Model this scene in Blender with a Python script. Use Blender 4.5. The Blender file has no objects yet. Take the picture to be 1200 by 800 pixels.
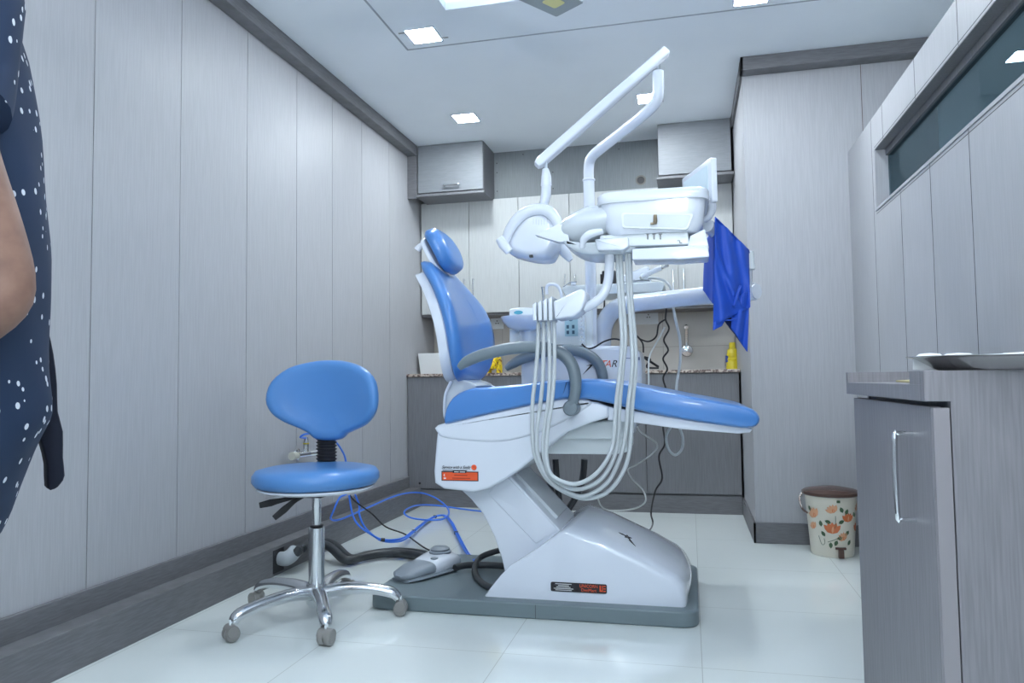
import bpy, math, random
from mathutils import Vector, Matrix
random.seed(7)
sc = bpy.context.scene
PI = math.pi

# ------------------------------------------------------------------ camera
FPX = 873.0
YAW, PITCH, ROLL = math.radians(13.35), math.radians(3.01), math.radians(-0.77)
CAMZ = 0.86
fw = Vector((-math.sin(YAW)*math.cos(PITCH), math.cos(YAW)*math.cos(PITCH), math.sin(PITCH)))
rt = fw.cross(Vector((0, 0, 1))).normalized()
up = rt.cross(fw)
rt, up = rt*math.cos(ROLL)+up*math.sin(ROLL), -rt*math.sin(ROLL)+up*math.cos(ROLL)
cam = bpy.data.cameras.new('camera'); camo = bpy.data.objects.new('camera', cam)
sc.collection.objects.link(camo)
m = Matrix((rt, up, -fw)).transposed().to_4x4(); m.translation = Vector((0, 0, CAMZ))
camo.matrix_world = m
cam.sensor_width = 36; cam.lens = 36*FPX/1200; cam.clip_start = 0.05
sc.camera = camo

# ------------------------------------------------------------------ world, exposure
w = bpy.data.worlds.new('world'); sc.world = w; w.use_nodes = True
w.node_tree.nodes['Background'].inputs[0].default_value = (0.72, 0.86, 1.0, 1)
w.node_tree.nodes['Background'].inputs[1].default_value = 2.2
sc.view_settings.view_transform = 'Standard'; sc.view_settings.look = 'None'
sc.view_settings.gamma = 1; sc.view_settings.use_curve_mapping = False
sc.view_settings.exposure = 0.07
PANEL = 190.0      # strength of one LED ceiling panel
COVE = 26.0        # strength of the cove strip


# added fill lamp behind the camera, aimed up to brighten the ceiling
fl_ = bpy.data.lights.new('bounce_fill', 'AREA'); fl_.shape = 'DISK'; fl_.size = .5; fl_.energy = 105; fl_.color = (.86, .93, 1.0)
flo = bpy.data.objects.new('bounce_fill', fl_); sc.collection.objects.link(flo)
flo.location = (.25, -.9, 1.45); flo.rotation_euler = (math.radians(162), 0, 0)


def P(px, py, Y=None, X=None, Z=None):
    """the point of a plane of the room that the photograph shows at a pixel"""
    d = fw + rt*((px-600)/FPX) - up*((py-400)/FPX)
    t = Y/d.y if Y is not None else X/d.x if X is not None else (Z-CAMZ)/d.z
    return Vector((0, 0, CAMZ)) + d*t


# ------------------------------------------------------------------ materials
def mat(name, col, rough=0.5, metal=0.0, spec=0.5, **k):
    ma = bpy.data.materials.new(name); ma.use_nodes = True
    b = ma.node_tree.nodes['Principled BSDF']
    b.inputs['Base Color'].default_value = (*col, 1)
    b.inputs['Roughness'].default_value = rough
    b.inputs['Metallic'].default_value = metal
    b.inputs['Specular IOR Level'].default_value = spec
    if 'coat' in k: b.inputs['Coat Weight'].default_value = k['coat']; b.inputs['Coat Roughness'].default_value = .08
    if 'trans' in k: b.inputs['Transmission Weight'].default_value = k['trans']
    if 'emit' in k:
        b.inputs['Emission Color'].default_value = (*k.get('ecol', col), 1)
        b.inputs['Emission Strength'].default_value = k['emit']
    if 'alpha' in k: b.inputs['Alpha'].default_value = k['alpha']
    return ma


def nodes(ma): return ma.node_tree.nodes, ma.node_tree.links, ma.node_tree.nodes['Principled BSDF']


def noise_mix(ma, c1, c2, scale, stretch, detail=3, lo=.35, hi=.65, bump=0):
    n, l, b = nodes(ma)
    tc = n.new('ShaderNodeNewGeometry'); mp = n.new('ShaderNodeMapping'); mp.inputs['Scale'].default_value = stretch
    no = n.new('ShaderNodeTexNoise'); no.inputs['Scale'].default_value = scale; no.inputs['Detail'].default_value = detail
    cr = n.new('ShaderNodeValToRGB')
    cr.color_ramp.elements[0].position = lo; cr.color_ramp.elements[0].color = (*c1, 1)
    cr.color_ramp.elements[1].position = hi; cr.color_ramp.elements[1].color = (*c2, 1)
    l.new(tc.outputs['Position'], mp.inputs[0]); l.new(mp.outputs[0], no.inputs[0])
    l.new(no.outputs[0], cr.inputs[0]); l.new(cr.outputs[0], b.inputs['Base Color'])
    if bump:
        bp = n.new('ShaderNodeBump'); bp.inputs['Strength'].default_value = bump; bp.inputs['Distance'].default_value = .002
        l.new(no.outputs[0], bp.inputs['Height']); l.new(bp.outputs[0], b.inputs['Normal'])
    return ma


def laminate(name, c, d=.06, rough=.48, horiz=False):
    ma = mat(name, c, rough, spec=.4)
    c1 = tuple(x*(1-d) for x in c); c2 = tuple(x*(1+d) for x in c)
    return noise_mix(ma, c1, c2, 14, (1.2, 1.2, 12) if horiz else (14, 14, .55), 4)


WALL = laminate('pale_laminate', (.40, .405, .425), .045)
UPPERM = laminate('upper_laminate', (.50, .515, .51), .05)
DARK = laminate('grey_laminate', (.175, .177, .19), .09)
DARKH = laminate('grey_laminate_horizontal', (.235, .25, .27), .05, horiz=True)
SKIRT = laminate('skirting_laminate', (.155, .156, .166), .12, horiz=True)
BACKM = laminate('back_laminate', (.20, .22, .235), .08)
CABM = laminate('drawer_laminate', (.225, .218, .235), .10)
CEIL = noise_mix(mat('ceiling_paint', (.80, .84, .87), .6, spec=.25), (.80, .85, .90), (.83, .88, .925), 2.5, (1, 1, 1))
SEAM = mat('seam_brown', (.10, .06, .045), .8)
GAP = mat('gap_dark', (.03, .03, .035), .8)
WHITE = mat('white_plastic', (.70, .745, .82), .22, coat=.3)
WHITE2 = mat('cream_plastic', (.72, .77, .79), .3)
GLOSSW = mat('white_gloss_shell', (.69, .74, .82), .12, coat=.6)
CLEARW = mat('frosted_plastic', (.60, .65, .69), .25, coat=.3)
BLUE = mat('blue_vinyl', (.070, .225, .56), .30, coat=.25)
STOOLB = mat('stool_blue_vinyl', (.082, .245, .56), .36, coat=.12)
GREYP = mat('grey_armrest', (.155, .195, .225), .38)
BASEG = mat('grey_base', (.16, .205, .225), .42)
PEDG = mat('pedal_grey', (.25, .29, .33), .4)
CHROME = mat('chrome', (.78, .80, .82), .12, 1.0)
ALU = mat('polished_aluminium', (.66, .68, .70), .2, 1.0)
STEEL = mat('steel', (.55, .55, .54), .25, 1.0)
BLACK = mat('black_plastic', (.012, .012, .015), .45)
HOSEG = mat('hose_grey', (.50, .54, .56), .45)
HOSED = mat('hose_dark_grey', (.035, .04, .045), .38)
CASTER = mat('caster_grey', (.25, .245, .235), .4)
AIRB = mat('air_tube_blue', (.04, .19, .78), .3)
RED = mat('label_red', (.80, .10, .025), .5)
INK = mat('ink_black', (.015, .013, .018), .5)
INKW = mat('ink_white', (.75, .77, .78), .5)
TEAL = mat('label_teal', (.08, .36, .48), .4)
PANELT = mat('panel_teal', (.42, .62, .66), .4)
BRASS = mat('brass', (.40, .32, .22), .3, 1.0)
CLOTH = mat('blue_drape', (.012, .080, .52), .55)
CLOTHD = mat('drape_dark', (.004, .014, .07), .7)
GRAN = noise_mix(mat('granite', (.4, .35, .3), .3), (.10, .06, .05), (.50, .42, .36), 70, (1, 1, 1), 2, .38, .55)
YEL = mat('yellow_plastic', (.62, .50, .02), .35)
TOYY = noise_mix(mat('toy_yellow', (.8, .6, .02), .4), (.22, .07, .02), (.80, .60, .01), 55, (1, 1, 1), 1, .38, .42)
BROWN = mat('brown_plastic', (.085, .045, .035), .22)
CREAM = mat('cream_bucket', (.72, .68, .58), .3)
LIT = mat('led_diffuser', (1, 1, 1), .5, emit=PANEL, ecol=(.86, .94, 1.0))
COVEL = mat('cove_led', (1, 1, 1), .5, emit=COVE, ecol=(.82, .90, 1.0))
SKIN = noise_mix(mat('skin', (.30, .17, .12), .5, spec=.4), (.20, .11, .08), (.26, .15, .11), 30, (1, 1, 1))
HAIR = mat('hair', (.01, .008, .007), .5)
TROUS = mat('trousers', (.03, .03, .04), .8)
PAPER = mat('paper', (.72, .74, .74), .7)
ENV = mat('envelope_yellow', (.55, .48, .26), .7)
FANM = mat('fan_blade', (.30, .34, .36), .45)
FANY = mat('fan_yellow', (.70, .66, .30), .45)
VALVE = mat('valve_white', (.55, .54, .47), .5)

# floor: glossy pale tiles with faint joints
FLOOR = mat('floor_tile', (.72, .78, .76), .10, spec=.5, coat=.25)
n, l, b = nodes(FLOOR)
g = n.new('ShaderNodeNewGeometry'); sx = n.new('ShaderNodeSeparateXYZ'); l.new(g.outputs['Position'], sx.inputs[0])


def mnode(n, l, op, a, bb=None, c=None):
    q = n.new('ShaderNodeMath'); q.operation = op
    for i, v in enumerate((a, bb, c)):
        if v is None: continue
        if isinstance(v, (int, float)): q.inputs[i].default_value = v
        else: l.new(v, q.inputs[i])
    return q.outputs[0]


def joint(axis, off, per, wd):
    a = mnode(n, l, 'ADD', axis, -off+per*50)
    a = mnode(n, l, 'MODULO', a, per)
    a = mnode(n, l, 'SUBTRACT', a, per/2)
    a = mnode(n, l, 'ABSOLUTE', a)
    return mnode(n, l, 'GREATER_THAN', a, per/2-wd)


jx = joint(sx.outputs[0], .015, .61, .0012); jy = joint(sx.outputs[1], 2.33, .61, .0012)
j = mnode(n, l, 'MAXIMUM', jx, jy)
no = n.new('ShaderNodeTexNoise'); no.inputs['Scale'].default_value = 1.6; no.inputs['Detail'].default_value = 4
l.new(g.outputs['Position'], no.inputs[0])
cr = n.new('ShaderNodeValToRGB'); cr.color_ramp.elements[0].color = (.71, .765, .75, 1); cr.color_ramp.elements[1].color = (.76, .81, .80, 1)
l.new(no.outputs[0], cr.inputs[0])
mx = n.new('ShaderNodeMix'); mx.data_type = 'RGBA'; mx.inputs['B'].default_value = (.50, .53, .51, 1)
l.new(j, mx.inputs['Factor']); l.new(cr.outputs[0], mx.inputs['A']); l.new(mx.outputs['Result'], b.inputs['Base Color'])

# backsplash tiles
SPLASH = mat('backsplash_tile', (.45, .42, .38), .25)
n, l, b = nodes(SPLASH)
g = n.new('ShaderNodeNewGeometry'); sx = n.new('ShaderNodeSeparateXYZ'); l.new(g.outputs['Position'], sx.inputs[0])
jx = joint(sx.outputs[0], -.18, .60, .002); jy = joint(sx.outputs[2], 1.09, .30, .002)
j = mnode(n, l, 'MAXIMUM', jx, jy)
no = n.new('ShaderNodeTexNoise'); no.inputs['Scale'].default_value = 6; l.new(g.outputs['Position'], no.inputs[0])
cr = n.new('ShaderNodeValToRGB'); cr.color_ramp.elements[0].color = (.43, .41, .37, 1); cr.color_ramp.elements[1].color = (.52, .50, .46, 1)
l.new(no.outputs[0], cr.inputs[0])
mx = n.new('ShaderNodeMix'); mx.data_type = 'RGBA'; mx.inputs['B'].default_value = (.34, .32, .29, 1)
l.new(j, mx.inputs['Factor']); l.new(cr.outputs[0], mx.inputs['A']); l.new(mx.outputs['Result'], b.inputs['Base Color'])

# navy shirt cloth with white flecks
SHIRT = mat('navy_flecked_cotton', (.02, .045, .10), .85)
n, l, b = nodes(SHIRT)
g = n.new('ShaderNodeNewGeometry')
mp = n.new('ShaderNodeMapping'); mp.inputs['Scale'].default_value = (1, 1, .8); l.new(g.outputs['Position'], mp.inputs[0])
vo = n.new('ShaderNodeTexVoronoi'); vo.inputs['Scale'].default_value = 52; l.new(mp.outputs[0], vo.inputs['Vector'])
lt = mnode(n, l, 'LESS_THAN', vo.outputs['Distance'], .20)
sep = n.new('ShaderNodeSeparateColor'); l.new(vo.outputs['Color'], sep.inputs[0])
pick = mnode(n, l, 'GREATER_THAN', sep.outputs[0], .15)
fl = mnode(n, l, 'MULTIPLY', lt, pick)
mx = n.new('ShaderNodeMix'); mx.data_type = 'RGBA'
mx.inputs['A'].default_value = (.007, .022, .060, 1); mx.inputs['B'].default_value = (.62, .66, .72, 1)
l.new(fl, mx.inputs['Factor']); l.new(mx.outputs['Result'], b.inputs['Base Color'])

# tinted glass
GLASS = bpy.data.materials.new('tinted_glass'); GLASS.use_nodes = True
n = GLASS.node_tree.nodes; l = GLASS.node_tree.links; n.remove(n['Principled BSDF'])
tr = n.new('ShaderNodeBsdfTransparent'); tr.inputs[0].default_value = (.48, .57, .60, 1)
gl = n.new('ShaderNodeBsdfGlossy'); gl.inputs['Roughness'].default_value = .03; gl.inputs[0].default_value = (.8, .85, .9, 1)
ms = n.new('ShaderNodeMixShader'); ms.inputs[0].default_value = .06
l.new(tr.outputs[0], ms.inputs[1]); l.new(gl.outputs[0], ms.inputs[2])
l.new(ms.outputs[0], n['Material Output'].inputs[0])

# bucket decoration: cream plastic (flower sprays are modelled as thin decals)
PETAL = mat('petal_orange', (.62, .17, .06), .4); PETAL2 = mat('petal_peach', (.70, .36, .20), .4); LEAF = mat('leaf_green', (.06, .12, .06), .4)


# ------------------------------------------------------------------ mesh building
class M:
    def __init__(s): s.v = []; s.f = []; s.mi = []; s.cur = 0

    def add(s, vs, fs):
        o = len(s.v); s.v += [Vector(q) for q in vs]
        s.f += [[i+o for i in q] for q in fs]; s.mi += [s.cur]*len(fs); return s

    def box(s, x0, x1, y0, y1, z0, z1):
        return s.add([(x, y, z) for x in (x0, x1) for y in (y0, y1) for z in (z0, z1)],
                     [(0, 1, 3, 2), (4, 6, 7, 5), (0, 4, 5, 1), (2, 3, 7, 6), (0, 2, 6, 4), (1, 5, 7, 3)])

    def rings(s, rs, cap=True, closed=True):
        k = len(rs[0]); vs = [q for r in rs for q in r]; fs = []
        for i in range(len(rs)-1):
            for q in range(k if closed else k-1):
                a = i*k+q; bb = i*k+(q+1) % k
                fs.append((a, bb, bb+k, a+k))
        if cap:
            fs.append(tuple(range(k))[::-1]); fs.append(tuple((len(rs)-1)*k+q for q in range(k)))
        return s.add(vs, fs)

    def tube(s, pts, r, seg=12, smooth=True, step=6, flat=1.0):
        pts = [Vector(q) for q in pts]
        rr = r if isinstance(r, (list, tuple)) else [r]*len(pts)
        if smooth and len(pts) > 2:
            o, orr = [], []
            for i in range(len(pts)-1):
                p0, p1, p2, p3 = pts[max(i-1, 0)], pts[i], pts[i+1], pts[min(i+2, len(pts)-1)]
                for q in range(step):
                    t = q/step
                    o.append(.5*((2*p1)+(p2-p0)*t+(2*p0-5*p1+4*p2-p3)*t*t+(3*p1-p0-3*p2+p3)*t**3))
                    orr.append(rr[i]*(1-t)+rr[i+1]*t)
            o.append(pts[-1]); orr.append(rr[-1]); pts, rr = o, orr
        rs = []; nrm = None
        for i, p in enumerate(pts):
            t = (pts[min(i+1, len(pts)-1)]-pts[max(i-1, 0)])
            if t.length < 1e-9: t = Vector((0, 0, 1))
            t.normalize()
            if nrm is None:
                nrm = t.cross(Vector((0, 0, 1)))
                if nrm.length < .1: nrm = t.cross(Vector((1, 0, 0)))
            nrm = (nrm-t*nrm.dot(t)).normalized(); bn = t.cross(nrm)
            rs.append([p+(nrm*math.cos(2*PI*q/seg)+bn*math.sin(2*PI*q/seg)*flat)*rr[i] for q in range(seg)])
        return s.rings(rs)

    def lathe(s, prof, c, seg=28, axis='Z', sx=1, sy=1, mtx=None):
        rs = []
        for r, z in prof:
            ring = []
            for q in range(seg):
                a = 2*PI*q/seg; x, y = math.cos(a)*max(r, 1e-4)*sx, math.sin(a)*max(r, 1e-4)*sy
                v = Vector((x, y, z)) if axis == 'Z' else Vector((x, -z, y)) if axis == 'Y' else Vector((z, x, y))
                if mtx is not None: v = mtx @ v
                ring.append(Vector(c)+v)
            rs.append(ring)
        return s.rings(rs)

    def prism(s, poly, y0, y1, r=.0, n=4, fn=None, ri=None, centre=False):
        """outline in (a,b) swept along the third axis with rounded rims"""
        k = len(poly); pl = [Vector((q[0], q[1])) for q in poly]
        ar = sum(pl[i].x*pl[(i+1) % k].y-pl[(i+1) % k].x*pl[i].y for i in range(k))
        nr = []
        for i in range(k):
            e1 = (pl[i]-pl[i-1]).normalized(); e2 = (pl[(i+1) % k]-pl[i]).normalized()
            n1 = Vector((e1.y, -e1.x)); n2 = Vector((e2.y, -e2.x)); nn = n1+n2
            if nn.length < 1e-6: nn = n1
            nn.normalize(); nn = nn/max(.5, nn.dot(n1)); nr.append(nn if ar > 0 else -nn)
        lv = []
        if r > 0:
            lv = [(y0+r*(1-math.cos(PI/2*i/n)), r*(1-math.sin(PI/2*i/n))) for i in range(n+1)]
            lv += [(y1-(q[0]-y0), q[1]) for q in lv[::-1]]
        else: lv = [(y0, 0), (y1, 0)]
        if ri is not None: lv = [(y, i_*ri/r) for y, i_ in lv]
        if centre:
            cc = sum(pl, Vector((0, 0)))/k; rm = sum((q-cc).length for q in pl)/k
            nr = [(q-cc)/rm for q in pl]
        if fn is None: fn = lambda a, b, c: Vector((a, c, b))
        return s.rings([[fn(pl[i].x-nr[i].x*ins, pl[i].y-nr[i].y*ins, y) for i in range(k)] for y, ins in lv])


def smooth_poly(pts, n=5):
    k = len(pts); o = []
    pts = [Vector(q) for q in pts]
    for i in range(k):
        p0, p1, p2, p3 = pts[i-1], pts[i], pts[(i+1) % k], pts[(i+2) % k]
        for q in range(n):
            t = q/n; o.append(.5*((2*p1)+(p2-p0)*t+(2*p0-5*p1+4*p2-p3)*t*t+(3*p1-p0-3*p2+p3)*t**3))
    return o


def round_poly(pts, r, n=4):
    """polygon with each corner cut by a quadratic curve"""
    k = len(pts); o = []
    pts = [Vector(q[:2]) for q in pts]
    for i in range(k):
        p = pts[i]; a = pts[i-1]-p; c = pts[(i+1) % k]-p
        rr = min(r, a.length*.45, c.length*.45)
        A = p+a.normalized()*rr; C = p+c.normalized()*rr
        for q in range(n+1):
            t = q/n; o.append(A*(1-t)**2+p*2*t*(1-t)+C*t*t)
    return o


def pix(pts, Y): return [(lambda v: (v.x, v.z))(P(a, c, Y=Y)) for a, c in pts]


def link(o): sc.collection.objects.link(o)


def wloc(parent):
    v = Vector((0, 0, 0))
    while parent is not None: v += parent.location; parent = parent.parent
    return v


def obj(name, mb, mats, parent=None, bevel=0, sm=35, subd=0, solid=0, label=None):
    me = bpy.data.meshes.new(name)
    off = wloc(parent)
    me.from_pydata([tuple(v-off) for v in mb.v], [], mb.f)
    for ma in (mats if isinstance(mats, (list, tuple)) else [mats]): me.materials.append(ma)
    me.polygons.foreach_set('material_index', mb.mi)
    import bmesh
    bm = bmesh.new(); bm.from_mesh(me); bmesh.ops.recalc_face_normals(bm, faces=bm.faces); bm.to_mesh(me); bm.free()
    me.polygons.foreach_set('use_smooth', [True]*len(me.polygons))
    me.set_sharp_from_angle(angle=math.radians(sm))
    me.update()
    o = bpy.data.objects.new(name, me); link(o)
    if parent is not None: o.parent = parent
    if solid:
        q = o.modifiers.new('thickness', 'SOLIDIFY'); q.thickness = solid; q.offset = 0
    if bevel:
        q = o.modifiers.new('bevel', 'BEVEL'); q.width = bevel; q.segments = 3; q.limit_method = 'ANGLE'; q.angle_limit = math.radians(40)
        q.harden_normals = True
    if subd:
        q = o.modifiers.new('sub', 'SUBSURF'); q.levels = subd; q.render_levels = subd
    if label: o['label'] = label
    return o


def tag(o, label, cat, group=None):
    o['label'] = label; o['category'] = cat
    if group: o['group'] = group
    return o


def root(name, loc, label, cat, group=None):
    o = bpy.data.objects.new(name, None); link(o); o.location = loc; o.empty_display_size = .05
    return tag(o, label, cat, group)


def struct(name, mb, mats, bevel=0, parent=None):
    o = obj(name, mb, mats, parent, bevel); o['kind'] = 'structure'
    return o


def text(body, size, pos, mat_, parent, name='lettering', rot=(PI/2, 0, 0), ext=.0004, shear=0, align='CENTER', sxx=1.0):
    c = bpy.data.curves.new(name, 'FONT'); c.body = body; c.size = size; c.extrude = ext; c.shear = shear
    c.align_x = align; c.align_y = 'CENTER'; c.materials.append(mat_)
    t = bpy.data.objects.new(name, c); link(t)
    bpy.context.view_layer.update()
    me = bpy.data.meshes.new_from_object(t.evaluated_get(bpy.context.evaluated_depsgraph_get()))
    bpy.data.objects.remove(t); me.name = name
    o = bpy.data.objects.new(name, me); link(o); o.parent = parent
    o.location = Vector(pos)-wloc(parent); o.rotation_euler = rot; o.scale = (sxx, 1, 1)
    return o


# ================================================================== THE ROOM
XL, ZC = -1.93, 2.55
YB, YS, YU, YF = 5.50, 5.28, 5.20, 4.92      # tiled back wall, grey panel, upper cabinet fronts, counter front
XP, YP = .317, 4.12                          # pier
XR, ZR = .83, 2.02                           # low partition on the right

struct('floor', M().box(-2.0, 5.0, -3.0, 9.0, -.05, 0), FLOOR)

# ceiling with the opening of a lit cove
c = M(); hx0, hx1, hy0, hy1 = -1.04, .25, 1.35, 3.157
T = ZC+.04
c.box(-2.0, hx0, -3.0, 9.0, ZC, T); c.box(hx1, 5.0, -3.0, 9.0, ZC, T)
c.box(hx0, hx1, -3.0, hy0, ZC, T); c.box(hx0, hx1, hy1, 9.0, ZC, T)
struct('ceiling', c, CEIL)
c = M(); c.box(hx0-.12, hx1+.12, hy0-.12, hy1+.12, ZC+.20, ZC+.22)
c.box(hx0-.13, hx0-.12, hy0-.12, hy1+.12, T, ZC+.22); c.box(hx1+.12, hx1+.13, hy0-.12, hy1+.12, T, ZC+.22)
c.box(hx0-.12, hx1+.12, hy0-.13, hy0-.12, T, ZC+.22); c.box(hx0-.12, hx1+.12, hy1+.12, hy1+.13, T, ZC+.22)
struct('ceiling_cove', c, CEIL)
c = M(); e = .055
c.box(hx0-e-.012, hx0-e, hy0-e, hy1+e, T, T+.012); c.box(hx1+e, hx1+e+.012, hy0-e, hy1+e, T, T+.012)
c.box(hx0-e, hx1+e, hy0-e-.012, hy0-e, T, T+.012); c.box(hx0-e, hx1+e, hy1+e, hy1+e+.012, T, T+.012)
tag(obj('cove_light_strip', c, COVEL), 'white light strip running round the ledge inside the ceiling recess', 'light')
# shadow groove of the raised ceiling field
c = M(); gx0, gx1, gy1, gy0 = -1.36, .62, 3.50, 1.0
for a in ((gx0, gx0+.010, gy0, gy1), (gx0, gx1, gy1-.010, gy1), (gx1-.010, gx1, gy0, gy1), (gx0, gx1, gy0, gy0+.006)):
    c.box(*a, ZC-.0015, ZC+.001)
struct('trim_1', c, mat('groove_grey', (.36, .40, .44), .7))

# left wall: full-height laminate boards
c = M(); c.box(-2.0, XL-.008, -3.0, YB, 0, ZC)
c.cur = 1
ys = [-3.0, -2.3, -1.85, -1.4, -.95, -.5, -.05, .4, .85, 1.26, 1.66, 2.076, 2.516, 2.97, 3.41, 3.80, 4.19, 4.62, YB]
for a, bb in zip(ys, ys[1:]): c.box(XL-.01, XL, a+.0021, bb-.0021, 0.1, ZC)
struct('wall_left', c, [SEAM, WALL])
c = M(); c.box(XL, XL+.018, -3, YU, .10, .203)
c.cur = 1; c.box(XL, XL+.10, -3, YF, 0, .128)
struct('baseboard_left', c, [SKIRT, SKIRT], bevel=.002)
struct('trim_2', M().box(XL, XL+.07, -3, 4.97, ZC-.075, ZC).box(XL, XL+.07, 4.955, 4.975, 2.165, ZC-.07), SKIRT, bevel=.002)

# back wall
struct('wall_back', M().box(-2.0, XP+.05, YB, YB+.1, 0, ZC), SPLASH)
c = M(); c.box(XL, XP, YS, YS+.015, 2.186, ZC)
c.cur = 1
for x, z in ((-1.35, 2.47), (-1.35, 2.40), (-1.35, 2.26), (-1.15, 2.52), (-.93, 2.47), (-.93, 2.37), (-.93, 2.25), (-.45, 2.50)):
    c.lathe([(.004, 0), (.004, .003)], (x, YS, z), 10, 'Y')
q = P(751, 211, Y=YS); c.lathe([(.026, 0), (.026, .002)], q, 20, 'Y')
c.cur = 2; c.lathe([(.034, 0), (.036, .001), (.036, .0018)], q, 20, 'Y')
struct('wall_back_panel', c, [BACKM, BLACK, mat('hole_edge', (.17, .16, .15), .8)])

# pier on the right and its crown and skirting
c = M(); c.box(XP, 1.26, YP, YB+.1, 0, ZC); c.cur = 1
c.box(.905, .9075, YP-.0008, YP+.001, .1, ZC)
struct('wall_right', c, [WALL, SEAM])
c = M(); c.box(XP-.014, 1.28, YP-.09, YP, ZC-.072, ZC); c.box(XP-.014, XP, YP-.09, 4.955, ZC-.072, ZC)
struct('trim_3', c, SKIRT, bevel=.002)
c = M(); c.box(XP-.012, XR, YP-.014, YP, 0, .105); c.box(XP-.012, XP, YP-.014, YF+.03, 0, .105)
struct('baseboard_right', c, SKIRT, bevel=.0015)

# low partition with its long tinted window
wy1, wz0, wz1 = 3.573, 1.605, 1.870
c = M(); c.cur = 1
yy = [-.6, .2, .7, 1.15, 1.6, 2.02, 2.44, 2.80, 3.15, wy1]
c.box(XR, XR+.10, wy1, YP, 0, ZR)                                     # far end post
c.box(XR, XR+.10, -.6, wy1, 0, wz0-.012)
c.box(XR-.004, XR+.104, -.6, wy1, wz0-.012, wz0)
c.box(XR, XR+.10, -.6, wy1, wz1, ZR)
c.cur = 0
for y in (3.62, 3.19, 2.82, 2.45, 2.02, 1.6, 1.1): c.box(XR-.0006, XR+.001, y-.0012, y+.0012, 0, wz0-.012 if y < wy1 else ZR)
c.box(XR-.0006, XR+.001, -.6, wy1, wz0-.026, wz0-.024)
for y in (3.42, 2.95, 2.5, 2.05): c.box(XR-.0006, XR+.001, y-.0012, y+.0012, wz1, ZR)
c.box(XR-.0006, XR+.001, -.6, wy1, wz1+.008, wz1+.010)
c.cur = 2
c.box(XR+.045, XR+.075, -.6, wy1, wz1-.030, wz1)
c.box(XR+.001, XR+.044, -.6, wy1, wz1-.003, wz1)
struct('wall_right_partition', c, [GAP, WALL, DARK])
struct('window_1', M().box(XR+.055, XR+.061, -.6, wy1, wz0, wz1), GLASS)
# the rest of the floor beyond the partition
struct('wall_far', M().box(1.26, 5.0, 6.6, 6.7, 0, ZC), BACKM)
struct('wall_east', M().box(4.0, 4.1, -3, 6.6, 0, ZC), WALL)
# unseen wall behind the camera; its wide window is added for soft fill light
c = M(); c.box(-2, 5, -2.6, -2.5, 0, .7); c.box(-2, 5, -2.6, -2.5, 2.3, ZC); c.box(-2, -1.6, -2.6, -2.5, .7, 2.3); c.box(2.9, 5, -2.6, -2.5, .7, 2.3)
struct('wall_front', c, WALL)
struct('fill_window', M().box(-1.6, 2.9, -2.56, -2.55, .7, 2.3), mat('clear_glass', (.95, .97, 1), .05, trans=1.0))


def outlet(cx, cz, wd, ht, label):
    y = YB
    r = root('wall_socket', (cx, y, cz), label, 'socket', 'sockets on the tiled splashback')
    obj('face_plate', M().box(cx-wd/2, cx+wd/2, y-.012, y, cz-ht/2, cz+ht/2), WHITE2, r, bevel=.003)
    if wd > .2: obj('switch', M().box(cx-wd*.3, cx-wd*.16, y-.016, y-.011, cz-ht*.2, cz+ht*.2), WHITE2, r, bevel=.001)
    for a, h in ((0, .012), (-.009, -.006), (.009, -.006)):
        obj('socket_hole', M().lathe([(.0045, 0), (.0045, .0025)], (cx+a+(wd*.22 if wd > .2 else 0), y-.012, cz+h), 10, 'Y'), BLACK, r)


q = P(751, 371, Y=YB); outlet(q.x, q.z, .25, .115, 'white double socket plate on splashback behind the white arm')
q = P(583, 378, Y=YB); outlet(q.x, q.z, .10, .10, 'white square socket on splashback beside the blue backrest')

# ceiling lights
k = 0
for (x, y, lab) in ((-1.22, 3.36, 'square lit ceiling panel nearest the recess corner, with spring clips at its edges'),
                    (-1.355, 4.51, 'square lit ceiling panel above the small grey cupboard on the left'),
                    (-.19, 4.48, 'square lit ceiling panel partly hidden by the white lamp arm'),
                    (.31, 3.38, 'square lit ceiling panel cut by the top edge, right of the recess'),
                    (P(1202, 64, Z=ZC).x, P(1202, 64, Z=ZC).y, 'square lit ceiling panel seen through the tinted window'),
                    (-1.22, .8, None), (.5, .8, None), (-.3, -1.2, None), (1.9, .6, None), (2.8, 4.6, None)):
    r = root('ceiling_light', (x, y, ZC), lab or 'square lit ceiling panel outside the view, behind the camera', 'light', 'square ceiling lights')
    h = .070
    f = obj('frame', M().box(x-h-.008, x+h+.008, y-h-.008, y-h, ZC-.006, ZC).box(x-h-.008, x+h+.008, y+h, y+h+.008, ZC-.006, ZC)
            .box(x-h-.008, x-h, y-h, y+h, ZC-.006, ZC).box(x+h, x+h+.008, y-h, y+h, ZC-.006, ZC), WHITE, r)
    obj('diffuser', M().box(x-h, x+h, y-h, y+h, ZC-.005, ZC-.001), LIT, r)
    if k == 0:
        obj('spring_clip', M().tube([(x-h-.04, y-h+.02, ZC-.003), (x-h, y-h+.02, ZC-.003)], .003), STEEL, r)
        obj('spring_clip', M().tube([(x+h, y+h-.02, ZC-.003), (x+h+.04, y+h-.02, ZC-.003)], .003), STEEL, r)
    k += 1

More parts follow.
